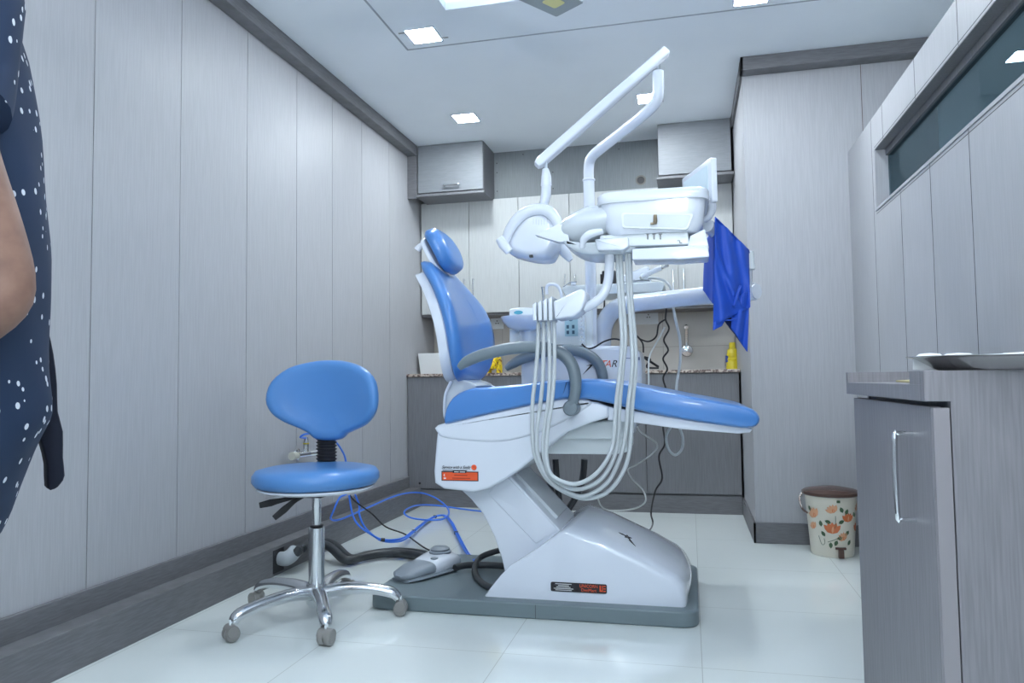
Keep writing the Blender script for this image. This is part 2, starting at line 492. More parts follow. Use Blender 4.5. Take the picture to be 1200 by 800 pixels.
# ceiling fan: hub out of view, one blade tip reaches into the picture
tip = P(652, 19, Z=2.34); f1 = (P(610, 0, Z=2.34)-tip).normalized()
f2 = Vector((f1.y, -f1.x, 0)) if (P(680, 0, Z=2.34)-tip).dot(Vector((f1.y, -f1.x, 0))) > 0 else Vector((-f1.y, f1.x, 0))
BW = .15; hub = tip+f1*.62+f2*BW/2
r = root('ceiling_fan', (hub.x, hub.y, ZC+.2), 'grey ceiling fan with a yellow patch on its square blade tip', 'fan')
obj('rod', M().tube([hub+Vector((0, 0, .41)), hub+Vector((0, 0, .05))], .012), WHITE, r)
obj('motor_housing', M().lathe([(.0, -.05), (.08, -.045), (.11, 0), (.08, .045), (.0, .055)], hub), WHITE, r)
for i in range(3):
    ro_ = Matrix.Rotation(i*2*PI/3, 3, 'Z'); d = ro_ @ -f1; s_ = ro_ @ f2
    fb = lambda p_, q_, t_, d=d, s_=s_: hub+d*p_+s_*q_+Vector((0, 0, t_))
    pl = round_poly([(.10, -.03), (.2, -BW/2), (.62, -BW/2), (.62, BW/2), (.2, BW/2), (.10, .03)], .008)
    bl = obj('blade', M().prism(pl, -.003, .003, fn=fb), FANM, r)
    pl = round_poly([(.49, -.03), (.565, -.03), (.565, .03), (.49, .03)], .012)
    obj('blade_patch', M().prism(pl, -.0045, -.003, fn=fb), FANY, bl, label='yellow patch')


# ================================================================== BUILT-IN CUPBOARDS
def bar_handle(parent, p0, p1, out, r=.005, m_=CHROME):
    p0, p1, out = Vector(p0), Vector(p1), Vector(out)
    d = (p1-p0).normalized()*out.length*.35
    return obj('handle', M().tube([p0, p0+out*.8, p0+out+d, p1+out-d, p1+out*.8, p1], r, 10, step=4), m_, parent)


xs = [-1.92, -1.548, -1.176, -.803, -.43, -.057, .312]
names = ['pale tall wall cupboard behind the blue headrest, left end of the row',
         'pale wall cupboard behind the operating lamp, middle of the row',
         'pale wall cupboard behind the instrument tray, right end of the row']
for i in range(3):
    x0, xm, x1 = xs[2*i], xs[2*i+1], xs[2*i+2]
    r = root('wall_cupboard', ((x0+x1)/2, YU, 1.356), names[i], 'cupboard', 'pale cupboards above the counter')
    obj('body', M().box(x0, x1, YU+.02, YB, 1.356, 2.184), UPPERM, r)
    obj('bottom_rail', M().box(x0, x1, YU+.018, YB-.005, 1.338, 1.357), DARK, r)
    for a, bb, hx in ((x0, xm, xm-.035), (xm, x1, xm+.035)):
        d = obj('door', M().box(a+.002, bb-.002, YU, YU+.019, 1.356, 2.184), UPPERM, r, bevel=.0012)
        bar_handle(d, (hx, YU, 1.43), (hx, YU, 1.60), (0, -.03, 0))

for (x0, x1, lab, hx) in ((-1.858, -1.372, 'small grey flap cupboard under the ceiling beside the left wall, with a handle', -1.60),
                          (-.167, .300, 'small grey flap cupboard under the ceiling in the right corner, behind the screen', None)):
    r = root('loft_cupboard', ((x0+x1)/2, 4.97, 2.18), lab, 'cupboard')
    obj('body', M().box(x0, x1, 4.99, YS, 2.19, ZC), DARK, r)
    d = obj('door', M().box(x0+.002, x1-.002, 4.97, 4.989, 2.205, ZC-.003), DARKH, r, bevel=.001)
    obj('bottom_board', M().box(x0-.012, x1+.012, 4.955, YS, 2.176, 2.192), DARK, r)
    if hx: bar_handle(d, (hx-.055, 4.97, 2.245), (hx+.055, 4.97, 2.245), (0, -.028, 0), .007, ALU)

# base cupboards with granite worktop
bx = [-1.925, -1.10, -.283, .305]
labs = ['grey base cupboard under the counter at the left wall',
        'grey base cupboard under the counter behind the chair base',
        'grey base cupboard under the counter at its right end beside the pier']
for i in range(3):
    x0, x1 = bx[i], bx[i+1]
    r = root('base_cupboard', ((x0+x1)/2, YF, 0), labs[i], 'cupboard', 'grey cupboards under the counter')
    obj('body', M().box(x0, x1, YF+.021, YB-.02, .0, .894), DARK, r)
    d = obj('door', M().box(x0+.002, x1-.002, YF, YF+.019, .125, .893), DARK, r, bevel=.0012)
    obj('plinth', M().box(x0, x1, YF+.004, YF+.02, 0, .113), SKIRT, r)
    if i == 0: obj('lock', M().lathe([(.008, 0), (.008, .003)], P(492, 566, Y=YF), 12, 'Y'), BLACK, d)
tag(obj('worktop', M().box(XL+.003, XP-.003, YF-.015, YB, .895, .915), GRAN, bevel=.003), 'speckled brown granite worktop running along the whole back counter', 'worktop')

# ---- things on the counter
q0, q1 = P(491, 434, Y=5.1), P(517, 434, Y=5.1); zt = P(491, 414, Y=5.1).z
r = root('white_carton', ((q0.x+q1.x)/2, 5.15, .915), 'white flat carton leaning on the counter in the left corner', 'carton')
obj('sleeve', M().prism(round_poly([(q0.x+.012, .9155), (q1.x+.06, .9155), (q1.x+.06, zt), (q0.x-.008, zt)], .004), 5.1, 5.16, .002), PAPER, r)
obj('flap', M().box(q0.x+.03, q1.x+.05, 5.098, 5.1, zt-.03, zt-.003), PAPER, r)

# yellow toy animal
tc = P(579, 434, Y=5.0); tx = tc.x
r = root('toy_animal', (tx, 5.0, .915), 'small yellow toy animal with brown spots on the counter', 'toy')
c = M(); c.lathe([(0, -.058), (.034, -.045), (.044, 0), (.034, .045), (0, .058)], (tx, 5.0, .995), 18, 'X')
obj('body', c, TOYY, r)
obj('head', M().lathe([(0, -.036), (.028, -.022), (.034, .005), (.024, .028), (0, .034)], (tx, 4.955, .968), 18), TOYY, r)
for sg in (-1, 1): obj('ear', M().tube([(tx+sg*.02, 4.96, .99), (tx+sg*.042, 4.955, 1.015), (tx+sg*.050, 4.95, 1.00)], [.012, .016, .010], 12), TOYY, r)
for a, bb in ((-.036, -.02), (.036, -.02), (-.038, .02), (.038, .02)):
    obj('leg', M().lathe([(.016, 0.001), (.016, .05), (.012, .075)], (tx+a, 5.0+bb, .915), 12), TOYY, r)

# soap bottle
bq = P(859, 429, Y=5.30)
r = root('soap_bottle', (bq.x, 5.30, .916), 'yellow ribbed bottle with a blue side standing under the blue drape', 'bottle')
obj('body', M().lathe([(.0, 0.001), (.044, .001), (.046, .02), (.042, .03), (.043, .05), (.039, .055), (.042, .075), (.037, .08), (.040, .10), (.034, .135), (.016, .15), (0, .151)], (bq.x, 5.30, .915), 20, sy=.7), YEL, r)
obj('cap', M().lathe([(.0, .145), (.022, .145), (.020, .185), (0, .188)], (bq.x, 5.30, .915), 14), YEL, r)
obj('label', M().box(bq.x-.048, bq.x-.030, 5.285, 5.315, .965, 1.01), mat('label_blue', (.02, .06, .3), .5), r, label='blue label')

# faucet
fq = P(805, 411, Y=YB-.02)
r = root('wall_tap', (fq.x, YB, fq.z), 'chrome wall tap with upright curved spout over the counter', 'tap')
obj('body', M().lathe([(.0, 0), (.042, .0), (.044, .012), (.030, .03), (.036, .05), (.038, .065), (.0, .08)], (fq.x, YB, fq.z), 20, 'Y'), CHROME, r)
obj('spout', M().tube([(fq.x, YB-.05, fq.z), (fq.x, YB-.06, fq.z+.07), (fq.x, YB-.08, fq.z+.13), (fq.x, YB-.12, fq.z+.17), (fq.x, YB-.16, fq.z+.16)], .0145), CHROME, r)
obj('knob', M().lathe([(0, .07), (.016, .072), (.02, .09), (0, .098)], (fq.x, YB, fq.z-.004), 14, 'Y'), CHROME, r)


# ================================================================== DENTAL CHAIR
CY0, CY1, CYM = 2.72, 3.30, 3.01
ch = root('dental_chair', (-.55, CYM, 0), 'blue and white dental treatment chair on a grey floor plate', 'dental chair')
# floor plate
pts = [(-1.215, 2.675), (.012, 2.675), (.012, 3.37), (-1.215, 3.37)]
fp = obj('base_plate', M().prism(round_poly(pts, .07, 8), 0.0, .057, fn=lambda a, b_, t: Vector((a, b_, t))), BASEG, ch, bevel=.008)
obj('seam', M().box(-.562, -.5605, 2.6742, 2.676, .004, .052), INK, fp)
# shell over the lift: side outline low at the rims, crowned in the middle
A = pix([(566, 697), (574, 686), (585, 672), (597, 660), (630, 641), (655, 625), (664, 622), (700, 636), (760, 663), (788, 677), (797, 684), (800, 692), (800, 715)], 2.725)
B = pix([(592, 690), (600, 680), (610, 668), (622, 655), (648, 628), (672, 604), (688, 598), (715, 606), (765, 632), (800, 655), (810, 668), (811, 676), (811, 700)], 3.0)
A[0] = (A[0][0], .052); B[0] = (A[0][0]+.0, .052); A[-1] = (-.035, .052); B[-1] = (-.02, .052); A[-2] = (A[-2][0]-.0, A[-2][1])
B[1] = (A[1][0]+.005, B[1][1]); B[2] = (A[2][0]+.01, B[2][1]); B[3] = (A[3][0]+.01, B[3][1])
rs = []
for y in (2.725, 2.729, 2.74, 2.78, 2.85, 2.93, 3.01, 3.10, 3.17, 3.24, 3.28, 3.292, 3.296):
    u = abs(y-3.01)/.285; t = max(0, 1-min(1, u)**2.2)**.8
    ins = .012 if y in (2.725, 3.296) else .004 if y in (2.729, 3.292) else 0
    ring = []
    for (a, bb) in zip(A, B):
        x = a[0]*(1-t)+bb[0]*t; z = a[1]*(1-t)+bb[1]*t
        if z > .06: z -= ins
        ring.append(Vector((x+(ins if x < -.5 else -ins), y, z)))
    rs.append(ring)
shell = obj('base_cover', M().rings(rs), GLOSSW, ch, sm=50)
# star mark on the sloping top
from mathutils.bvhtree import BVHTree
mr = M().rings(rs); bv_ = BVHTree.FromPolygons(mr.v, mr.f)
sp, sn, _, _ = bv_.ray_cast(Vector((0, 0, CAMZ)), (P(735, 629, Y=3)-Vector((0, 0, CAMZ))).normalized())
if sn.z < 0: sn = -sn
su = Vector((0, 1, 0)).cross(sn).normalized(); sv = sn.cross(su); c = M()
for i in range(5):
    a = i*2*PI/5+.5; d = su*math.cos(a)+sv*math.sin(a); a2 = a+PI*.8; d2 = su*math.cos(a2)+sv*math.sin(a2)
    c.tube([sp+d*.019+sn*.001, sp+d2*.019+sn*.001], [.0013, .0013], 6, smooth=False)
c.tube([sp+su*.012-sv*.02+sn*.001, sp+su*.040-sv*.055+sn*.001], [.0035, .0008], 6, smooth=False)
c.tube([sp-su*.016+sn*.001, sp-su*.036+sn*.001], [.003, .0008], 6, smooth=False)
obj('star_mark', c, INK, shell)

# lift arm
arm = pix([(538, 572), (552, 585), (566, 602), (579, 628), (588, 655), (596, 690), (640, 690), (664, 640), (657, 622), (594, 553), (580, 540), (540, 560)], 2.83)
la = obj('lift_arm', M().prism(arm, 2.83, 3.19, .006), WHITE, ch, sm=30)
pan = pix([(572, 578), (592, 556), (654, 621), (628, 637)], 2.826)
obj('arm_panel', M().prism(round_poly(pan, .006), 2.826, 2.84, .002), WHITE, la)
# recessed cover on the arm's upper face
a0, a1 = P(603, 556, Y=2.9), P(652, 608, Y=2.9)
d = (a1-a0); nn = Vector((-d.z, 0, d.x)).normalized()
if nn.x < 0: nn = -nn
pl = [a0+nn*.012, a1+nn*.012, a1-nn*.02, a0-nn*.02]
c = M().rings([[v+Vector((0, 0, 0)) for v in pl], [v+Vector((0, .22, 0)) for v in pl]])
obj('arm_top_cover', c, CLEARW, la, bevel=.004)

# seat body
body = pix([(513, 499), (560, 488), (640, 471), (668, 467), (700, 471), (713, 476), (714, 489), (690, 496), (665, 506), (640, 525), (612, 548), (590, 563), (572, 573), (555, 577), (520, 573), (509, 566), (508, 552), (511, 515)], CY0+.012)
sb = obj('seat_shell', M().prism(body, CY0+.012, CY1-.012, .012), WHITE, ch, sm=40)
fl = pix([(512, 498), (560, 487), (640, 470), (668, 466), (690, 469), (690, 476), (655, 497), (620, 511), (585, 518), (550, 517), (520, 513), (512, 508)], CY0)
obj('seat_flange', M().prism(smooth_poly(fl, 3), CY0+.003, CY1-.003, .016, 6, ri=.012), WHITE, sb, sm=40)
# orange sticker and lettering, near side
ys_ = CY0+.0105
s0, s1 = P(517.5, 563, Y=ys_), P(560.5, 552.5, Y=ys_)
cx, cz = (s0.x+s1.x)/2, (s0.z+s1.z)/2
sk = obj('service_sticker', M().box(s0.x, s1.x, ys_-.0006, ys_+.001, s0.z, s1.z), INK, sb, label='orange sticker with black border')
obj('sticker_face', M().box(s0.x+.003, s1.x-.003, ys_-.0010, ys_, s0.z+.003, s1.z-.0035), RED, sk)
obj('sticker_tab', M().box(cx-.028, cx+.026, ys_-.0012, ys_, s1.z-.006, s1.z+.003), INK, sk)
obj('tab_lines', M().box(cx-.022, cx-.004, ys_-.0016, ys_-.001, s1.z-.003, s1.z).box(cx, cx+.021, ys_-.0016, ys_-.001, s1.z-.003, s1.z), INKW, sk)
obj('small_print', M().box(cx-.022, cx+.030, ys_-.0013, ys_-.0008, cz+.002, cz+.005).box(cx-.030, cx+.042, ys_-.0013, ys_-.0008, cz-.009, cz-.006), mat('ink_brown', (.30, .03, .01), .6), sk)
c = M(); c.tube([(s0.x+.013, ys_-.001, cz+.008), (s0.x+.010, ys_-.001, cz+.003), (s0.x+.014, ys_-.001, cz-.001)], .0014, 6)
c.box(s0.x+.009, s0.x+.018, ys_-.0014, ys_, cz-.011, cz-.006)
obj('sticker_icons', c, INKW, sk)
tq = P(535, 547.5, Y=ys_)
text('Service with a Smile', .0175, (tq.x-.003, ys_-.0004, tq.z), INK, sb, shear=.5, sxx=.80)
tq = P(534, 551, Y=ys_); obj('underline', M().box(s0.x+.004, tq.x+.045, ys_-.0006, ys_+.0005, tq.z-.001, tq.z+.001), INK, sb)
rq = P(555.5, 547.5, Y=ys_)
dk = obj('red_dot', M().lathe([(.0105, 0), (.0105, .0012)], (rq.x, ys_, rq.z), 20, 'Y'), RED, sb)
obj('dot_mark', M().tube([(rq.x-.004, ys_-.0014, rq.z-.003), (rq.x, ys_-.0014, rq.z+.005), (rq.x+.004, ys_-.0014, rq.z-.003)], .0008, 6, smooth=False), mat('ink_dark_red', (.18, .01, .01), .6), dk)
# maker's label on the base cover
b0, b1 = P(645.5, 693, Y=2.722), P(711, 684, Y=2.722)
bz = (b0.z+b1.z)/2; bh = .0165
lb = obj('maker_label', M().prism(round_poly([(b0.x, bz-bh), (b1.x, bz-bh), (b1.x, bz+bh), (b0.x, bz+bh)], .006), 2.7215, 2.726, 0), INK, shell, label='black label with red lettering')
mw = b0.x+(b1.x-b0.x)*.46
c = M(); lc = (b0.x+mw)/2
for i, wl in enumerate((.030, .020, .026, .036, .030)): c.box(lc-wl, lc+wl, 2.7209, 2.7214, bz+.0100-.0055*i, bz+.0122-.0055*i)
obj('small_print', c, INKW, lb)
text('UNICORN', .0155, ((mw+b1.x)/2-.010, 2.7212, bz+.007), RED, lb, ext=.0003, sxx=.92)
text('DenMart', .0155, ((mw+b1.x)/2-.010, 2.7212, bz-.0075), RED, lb, ext=.0003, sxx=.98)
c = M()
ux = b1.x-.026
c.box(ux, ux+.005, 2.7209, 2.7216, bz-.010, bz+.012); c.box(ux+.005, ux+.012, 2.7209, 2.7216, bz-.010, bz-.005); c.box(ux+.009, ux+.012, 2.7209, 2.7216, bz-.005, bz+.012)
for i in range(3): c.box(ux+.014, ux+.022, 2.7209, 2.7216, bz-.010+i*.009, bz-.006+i*.009)
obj('label_emblem', c, RED, lb)

# mechanism under the seat
q0, q1 = P(640, 512, Y=2.9), P(736, 532, Y=2.9)
um = obj('under_tray', M().prism(round_poly([(q0.x, q1.z+.012), (q0.x, q0.z+.01), (q1.x, q0.z+.02), (q1.x, q1.z+.01), (q1.x-.05, q1.z), (q0.x+.01, q1.z)], .008), 2.88, 3.2, .006), WHITE2, ch)
obj('under_slot', M().box(q0.x+.12, q0.x+.19, 2.878, 2.9, q0.z+.001, q0.z+.006), BLACK, um)
lg = pix([(655, 505), (690, 494), (735, 490), (735, 514), (660, 514)], 2.86)
obj('seat_underbody', M().prism(lg, 2.84, 3.22, .01), WHITE2, ch)

# leg rest support
lr = pix([(712, 476), (760, 484), (820, 494), (873, 500), (882, 503), (879, 507), (865, 508), (800, 503), (750, 496), (712, 492)], CY0+.02)
obj('leg_support', M().prism(lr, CY0+.02, CY1-.02, .006), WHITE, ch)
# seat cushion in two vinyl sections
cu = pix([(521, 497), (521, 484), (526, 471), (536, 461), (552, 455), (575, 453), (610, 450), (640, 446), (664, 445), (668, 446), (670, 466), (660, 468), (640, 471), (600, 479), (560, 488), (535, 494)], CY0)
sc1 = obj('seat_cushion', M().prism(smooth_poly(cu, 2), CY0-.012, CY1+.012, .035, 6, ri=.012), BLUE, ch, sm=60)
cu = pix([(668, 446), (690, 444), (715, 446), (760, 454), (810, 464), (850, 471), (876, 477), (887, 483), (891, 491), (887, 499), (876, 502), (855, 500), (810, 493), (760, 484), (715, 473), (690, 468), (669, 466)], CY0)
obj('leg_cushion', M().prism(smooth_poly(cu, 2), CY0-.012, CY1+.012, .035, 6, ri=.012), BLUE, ch, sm=60)


# backrest, built in its own tilted plane
def back_frame(o, t):
    o = Vector(o); t = Vector(t).normalized()       # t along the back, pointing up
    nrm = Vector((t.z, 0, -t.x))                    # points to the front of the chair
    return o, t, nrm


def cushion(o, t, outline, front, rear, curve=None, nseg=6, ybow=0.0, edge=.03):
    """outline (y,s); front/rear thickness along the normal; curve(s) shifts the section"""
    o, t, nrm = back_frame(o, t)
    k = len(outline); pl = [Vector(q) for q in outline]
    cen = sum(pl, Vector((0, 0)))/k
    rs = []
    lv = [(rear, .80), (rear+.004, .93), (rear+edge*.5, 1.0), (front-edge, 1.0), (front-edge*.35, .955), (front-.004, .86), (front, .72), (front+.000, .40)]
    for h, s_ in lv:
        ring = []
        for p in pl:
            q = cen+(p-cen)*s_
            cv = curve(q.y) if curve else 0
            ring.append(o+t*q.y+Vector((0, q.x, 0))+nrm*(h+cv+ybow*(q.x/.28)**2))
        rs.append(ring)
    return M().rings(rs)


bo = P(543, 449, Y=CYM); bt = P(499, 313, Y=CYM)
T_ = (bt-bo); L_ = T_.length
half = [(.0, -.005), (.12, .0), (.20, .022), (.26, .075), (.292, .15), (.295, .24), (.27, .33), (.22, .40), (.15, L_-.02), (.08, L_-.003), (0, L_)]
outl = half + [(-a, s_) for a, s_ in half[-2:0:-1]]
outl = smooth_poly(outl, 3)
cvf = lambda s_: .055*math.sin(PI*min(1, max(0, s_/L_)))-.0
obj('backrest_shell', cushion(bo, T_, [(a*.95, s_*.90+.014) for a, s_ in outl], .012, -.042, cvf, ybow=.025, edge=.012), WHITE, ch, sm=60)
obj('backrest_cushion', cushion(bo, T_, outl, .062, .0, cvf, ybow=.025, edge=.03), BLUE, ch, sm=70)
# headrest
ho = P(523, 324, Y=CYM); ht = P(499, 277, Y=CYM); TH = ht-ho; LH = TH.length
half = [(0, 0), (.06, .004), (.11, .03), (.135, LH*.5), (.12, LH*.82), (.07, LH*.98), (0, LH)]
oh = smooth_poly(half+[(-a, s_) for a, s_ in half[-2:0:-1]], 4)
hc = cushion(ho, TH, oh, .072, .01, lambda s_: .012*math.sin(PI*min(1, max(0, s_/LH))), edge=.035)
obj('headrest_cushion', hc, BLUE, ch, sm=70)
obj('headrest_plate', cushion(ho, TH, [(a*.9, s_*.85+.01) for a, s_ in oh], .012, -.012, edge=.01), WHITE, ch, sm=60)
kq = P(489, 293, Y=CYM)
obj('headrest_lever', M().tube([P(497, 285, Y=CYM), P(492, 289, Y=CYM), kq], [.010, .014, .017], 12), WHITE, ch)
obj('headrest_post', M().tube([P(505, 312, Y=CYM), P(506, 330, Y=CYM), P(512, 350, Y=CYM)], .014, flat=2.2), STEEL, ch)
# hinge between seat and back with its arm
hp = pix([(522, 492), (520, 475), (524, 458), (530, 444), (548, 446), (560, 452), (550, 462), (540, 478), (534, 492)], 2.90)
obj('back_hinge', M().prism(smooth_poly(hp, 3), 2.88, 3.14, .01), CLEARW, ch)
obj('hinge_rib', M().tube([P(529, 446, Y=2.87), P(522, 462, Y=2.87), P(521, 480, Y=2.87), P(524, 495, Y=2.87)], .006), WHITE, ch)
obj('linkage_arm', M().tube([P(556, 436, Y=3.2), P(560, 446, Y=3.2), P(572, 453, Y=3.2), P(600, 463, Y=3.2)], .013), WHITE, ch)
# armrests
for (pp, Y, pv) in (([(538, 431), (548, 423), (568, 415), (600, 408), (632, 407), (654, 412), (668, 424), (674, 441), (674, 460), (669, 477)], 2.665, (669, 478)),
                    ([(593, 432), (603, 425), (620, 417), (645, 411), (668, 410), (688, 415), (701, 426), (706, 440), (706, 452), (703, 462)], 3.36, (703, 462))):
    pts = [P(a, bb, Y=Y) for a, bb in pp]
    rr = [.012, .021, .0225, .0225, .0225, .0225, .0225, .022, .020, .017]
    if Y > 3: rr = [v*1.1 for v in rr]
    ar = obj('armrest', M().tube(pts, rr, 18), GREYP, ch, sm=60)
    pq = P(*pv, Y=Y); s_ = 1 if Y < 3 else -1
    c = M(); c.lathe([(0, .018), (.024, .016), (.028, .008), (.028, -.055), (0, -.056)], (pq.x, Y, pq.z), 24, 'Y')
    if s_ < 0: c.v = [Vector((v.x, 2*Y-v.y, v.z)) for v in c.v]
    obj('armrest_pivot', c, GREYP, ar)

# ================================================================== FOOT CONTROL, HOSES, CABLES
def L(px, py, z=.06): return P(px, py, Z=z)


ft = root('foot_control', L(505, 672, .057), 'grey and white foot control pedal lying on the chair base plate', 'foot pedal')
f0, f1 = L(468, 682, .057), L(533, 662, .057)
dx = (f1-f0); dx.z = 0; LF = dx.length; dx.normalize(); dy = Vector((-dx.y, dx.x, 0))


def foot(secs, m_, nm, sm=50):
    rs = []
    for s_, hwid, z0, z1 in secs:
        ring = []
        for q in range(20):
            a = 2*PI*q/20; cx_, sz = math.cos(a), math.sin(a)
            ex = math.copysign(abs(cx_)**.7, cx_)*hwid; ez = (z0+z1)/2+math.copysign(abs(sz)**.7, sz)*(z1-z0)/2
            ring.append(f0+dx*(s_*LF)+dy*ex+Vector((0, 0, ez)))
        rs.append(ring)
    return obj(nm, M().rings(rs), m_, ft, sm=sm)


foot([(.40, .070, .004, .056), (.45, .075, .002, .062), (.65, .080, .002, .078), (.85, .070, .002, .072), (.97, .045, .004, .052), (1.02, .02, .01, .03)], WHITE, 'housing')
foot([(-.02, .02, .012, .026), (.05, .052, .008, .040), (.25, .07, .008, .056), (.42, .072, .006, .060)], PEDG, 'tread')
foot([(.02, .05, .000, .012), (.2, .074, .0, .02), (.6, .086, .0, .022), (.75, .08, .0, .018)], PEDG, 'sole')
c0 = f0+dx*(.72*LF); c = M(); c.lathe([(.0, .070), (.046, .070), (.048, .080), (.040, .084), (.042, .090), (.03, .098), (0, .101)], c0, 24); obj('dial', c, PEDG, ft)
c0 = f0+dx*(.52*LF)-dy*.03; c = M(); c.lathe([(.0, .055), (.018, .058), (.016, .068), (0, .070)], c0, 16); obj('button', c, PEDG, ft)

# dark hose bundle from the floor outlet to the base
c = M()
hp = [P(341, 652, X=-1.82), L(345, 645, .10)+Vector((.02, 0, .0)), L(360, 636, .09), L(385, 640, .07), L(405, 656, .03), L(425, 652, .028), L(455, 648, .028), L(485, 650, .03), L(505, 656, .05)]
c.tube(hp, .021, 12)
c.tube([v+Vector((.012, .03, .006)) for v in hp], .016, 12)
tag(obj('waste_hose', c, HOSED), 'thick dark grey hose running from the skirting outlet to the chair base', 'hose')
hp = [L(533, 665, .085), L(548, 662, .085), L(575, 662, .08), L(600, 664, .085)]
tag(obj('pedal_hose', M().tube(hp, .014, 12), HOSED), 'dark hose leaving the white end of the foot control', 'hose')
hp = [L(603, 642, .13), L(580, 646, .13), L(562, 654, .10), L(556, 668, .078), L(562, 680, .072), L(575, 688, .072), L(592, 690, .08)]
tag(obj('looped_hose', M().tube(hp, .0125, 12), HOSED), 'dark hose looping out beside the white base cover', 'hose')
# outlet elbow in the skirting
eq = P(328, 657, X=-1.828)
r = root('drain_outlet', eq, 'grey pipe elbow in a dark slot of the left skirting', 'pipe')
obj('slot', M().box(-1.831, -1.8285, eq.y-.055, eq.y+.035, .012, .115), BLACK, r)
eq.z = .07
obj('elbow', M().tube([eq+Vector((-.0, 0, 0)), eq+Vector((.03, .0, .0)), eq+Vector((.045, .02, .010)), eq+Vector((.048, .05, .025))], [.030, .033, .033, .031], 20), mat('pvc_grey', (.42, .46, .49), .4), r)

# water valve on the left wall
vq = P(348, 532, X=XL)
r = root('water_valve', vq, 'small chrome angle valve on the left wall behind the stool', 'valve')
vx, vy, vz = XL, vq.y, vq.z
obj('flange', M().lathe([(.03, 0), (.028, .006), (.012, .012), (.012, .05)], (vx, vy, vz), 16, 'X'), CHROME, r)
obj('body', M().tube([(vx+.045, vy-.075, vz+.002), (vx+.045, vy+.03, vz)], [.016, .018], 14).tube([(vx+.045, vy+.03, vz), (vx+.06, vy+.10, vz-.006), (vx+.06, vy+.115, vz-.03)], [.017, .014, .012], 14), CHROME, r)
obj('valve_knob', M().tube([(vx+.045, vy-.13, vz+.004), (vx+.045, vy-.085, vz+.002)], [.020, .018], 12, smooth=False), VALVE, r, label='white knob')
obj('union_nut', M().tube([(vx+.045, vy+.01, vz+.01), (vx+.045, vy+.01, vz+.055), (vx+.045, vy+.012, vz+.085)], [.014, .014, .008], 8), STEEL, r)
obj('nut_ring', M().lathe([(.0155, .05), (.0155, .056)], (vx+.045, vy+.01, vz), 14), YEL, r, label='yellow ring')

# blue air lines
top = Vector((vx+.045, vy+.012, vz+.08))
W = XL+.03
a1 = [top, P(352, 512, X=-1.86), P(362, 508, X=-1.83), P(388, 513, X=-1.8), P(402, 530, X=-1.8), P(406, 546, X=-1.8), P(408, 575, X=-1.76), P(398, 583, X=-1.78), P(391, 598, X=-1.80), P(388, 608, X=-1.82),
      P(400, 608, X=-1.82), P(430, 595, X=-1.82), P(466, 580, X=-1.81), P(490, 577, X=-1.78), P(508, 582, Z=.10), L(522, 592, .05), L(526, 601, .025), L(519, 608, .025), L(500, 609, .035), L(480, 606, .06), L(474, 599, .10), L(488, 592, .08), L(512, 592, .035), L(540, 596, .02), L(575, 600, .02), L(600, 602, .02)]
tag(obj('air_tube', M().tube(a1, .0052, 8), AIRB), 'blue air tube running from the wall valve along the skirting ledge', 'tube')
a2 = [P(409, 580, X=-1.74), P(413, 602, X=-1.72), P(420, 615, Z=.13), L(432, 624, .10), L(448, 632, .07), L(470, 631, .05), L(484, 622, .03), L(498, 611, .02), L(509, 605, .02), L(520, 604, .02), L(528, 612, .02), L(534, 624, .02), L(541, 638, .02), L(549, 651, .04), L(562, 662, .07)]
c = M().tube(a2, .0052, 8)
a3 = [P(416, 579, X=-1.74), P(421, 592, X=-1.72), P(421, 602, X=-1.7), P(426, 615, Z=.12), L(436, 626, .09), L(450, 634, .06), L(472, 633, .045)]+[v+Vector((.009, .004, .0)) for v in a2[6:]]
c.tube(a3, .0052, 8)
c.cur = 1
for v in (Vector(a2[4]), Vector(a2[6]), Vector(a2[8]), Vector(a2[11])): c.tube([v-Vector((.006, .004, .0)), v+Vector((.012, .004, -.002))], .009, 10, smooth=False)
tag(obj('bundled_air_tube', c, [AIRB, BLACK]), 'pair of blue tubes taped together with black ties, ending at the chair base', 'tube')
bk = [P(410, 580, X=-1.75), P(417, 588, X=-1.72), P(436, 602, Z=.16), L(452, 617, .08), L(475, 626, .03), L(500, 643, .008), L(530, 654, .008), L(548, 659, .02), L(560, 664, .06)]
tag(obj('power_cable', M().tube(bk, .0042, 8), BLACK), 'thin black cable crossing the floor beneath the blue tubes', 'cable')
c = M()
for a in ((640, 538, 646, 590), (651, 538, 653, 592)): c.tube([P(a[0], a[1], Y=3.25), P((a[0]+a[2])/2+1, (a[1]+a[3])/2, Y=3.25), P(a[2]+6, a[3]+20, Y=3.25)], .014, 10)
c.tube([P(685, 538, Y=3.3), P(683, 560, Y=3.3), P(676, 580, Y=3.28), P(662, 603, Y=3.25)], .015, 10)
tag(obj('supply_hose', c, HOSED), 'dark supply hoses dropping from under the seat to the base', 'hose')

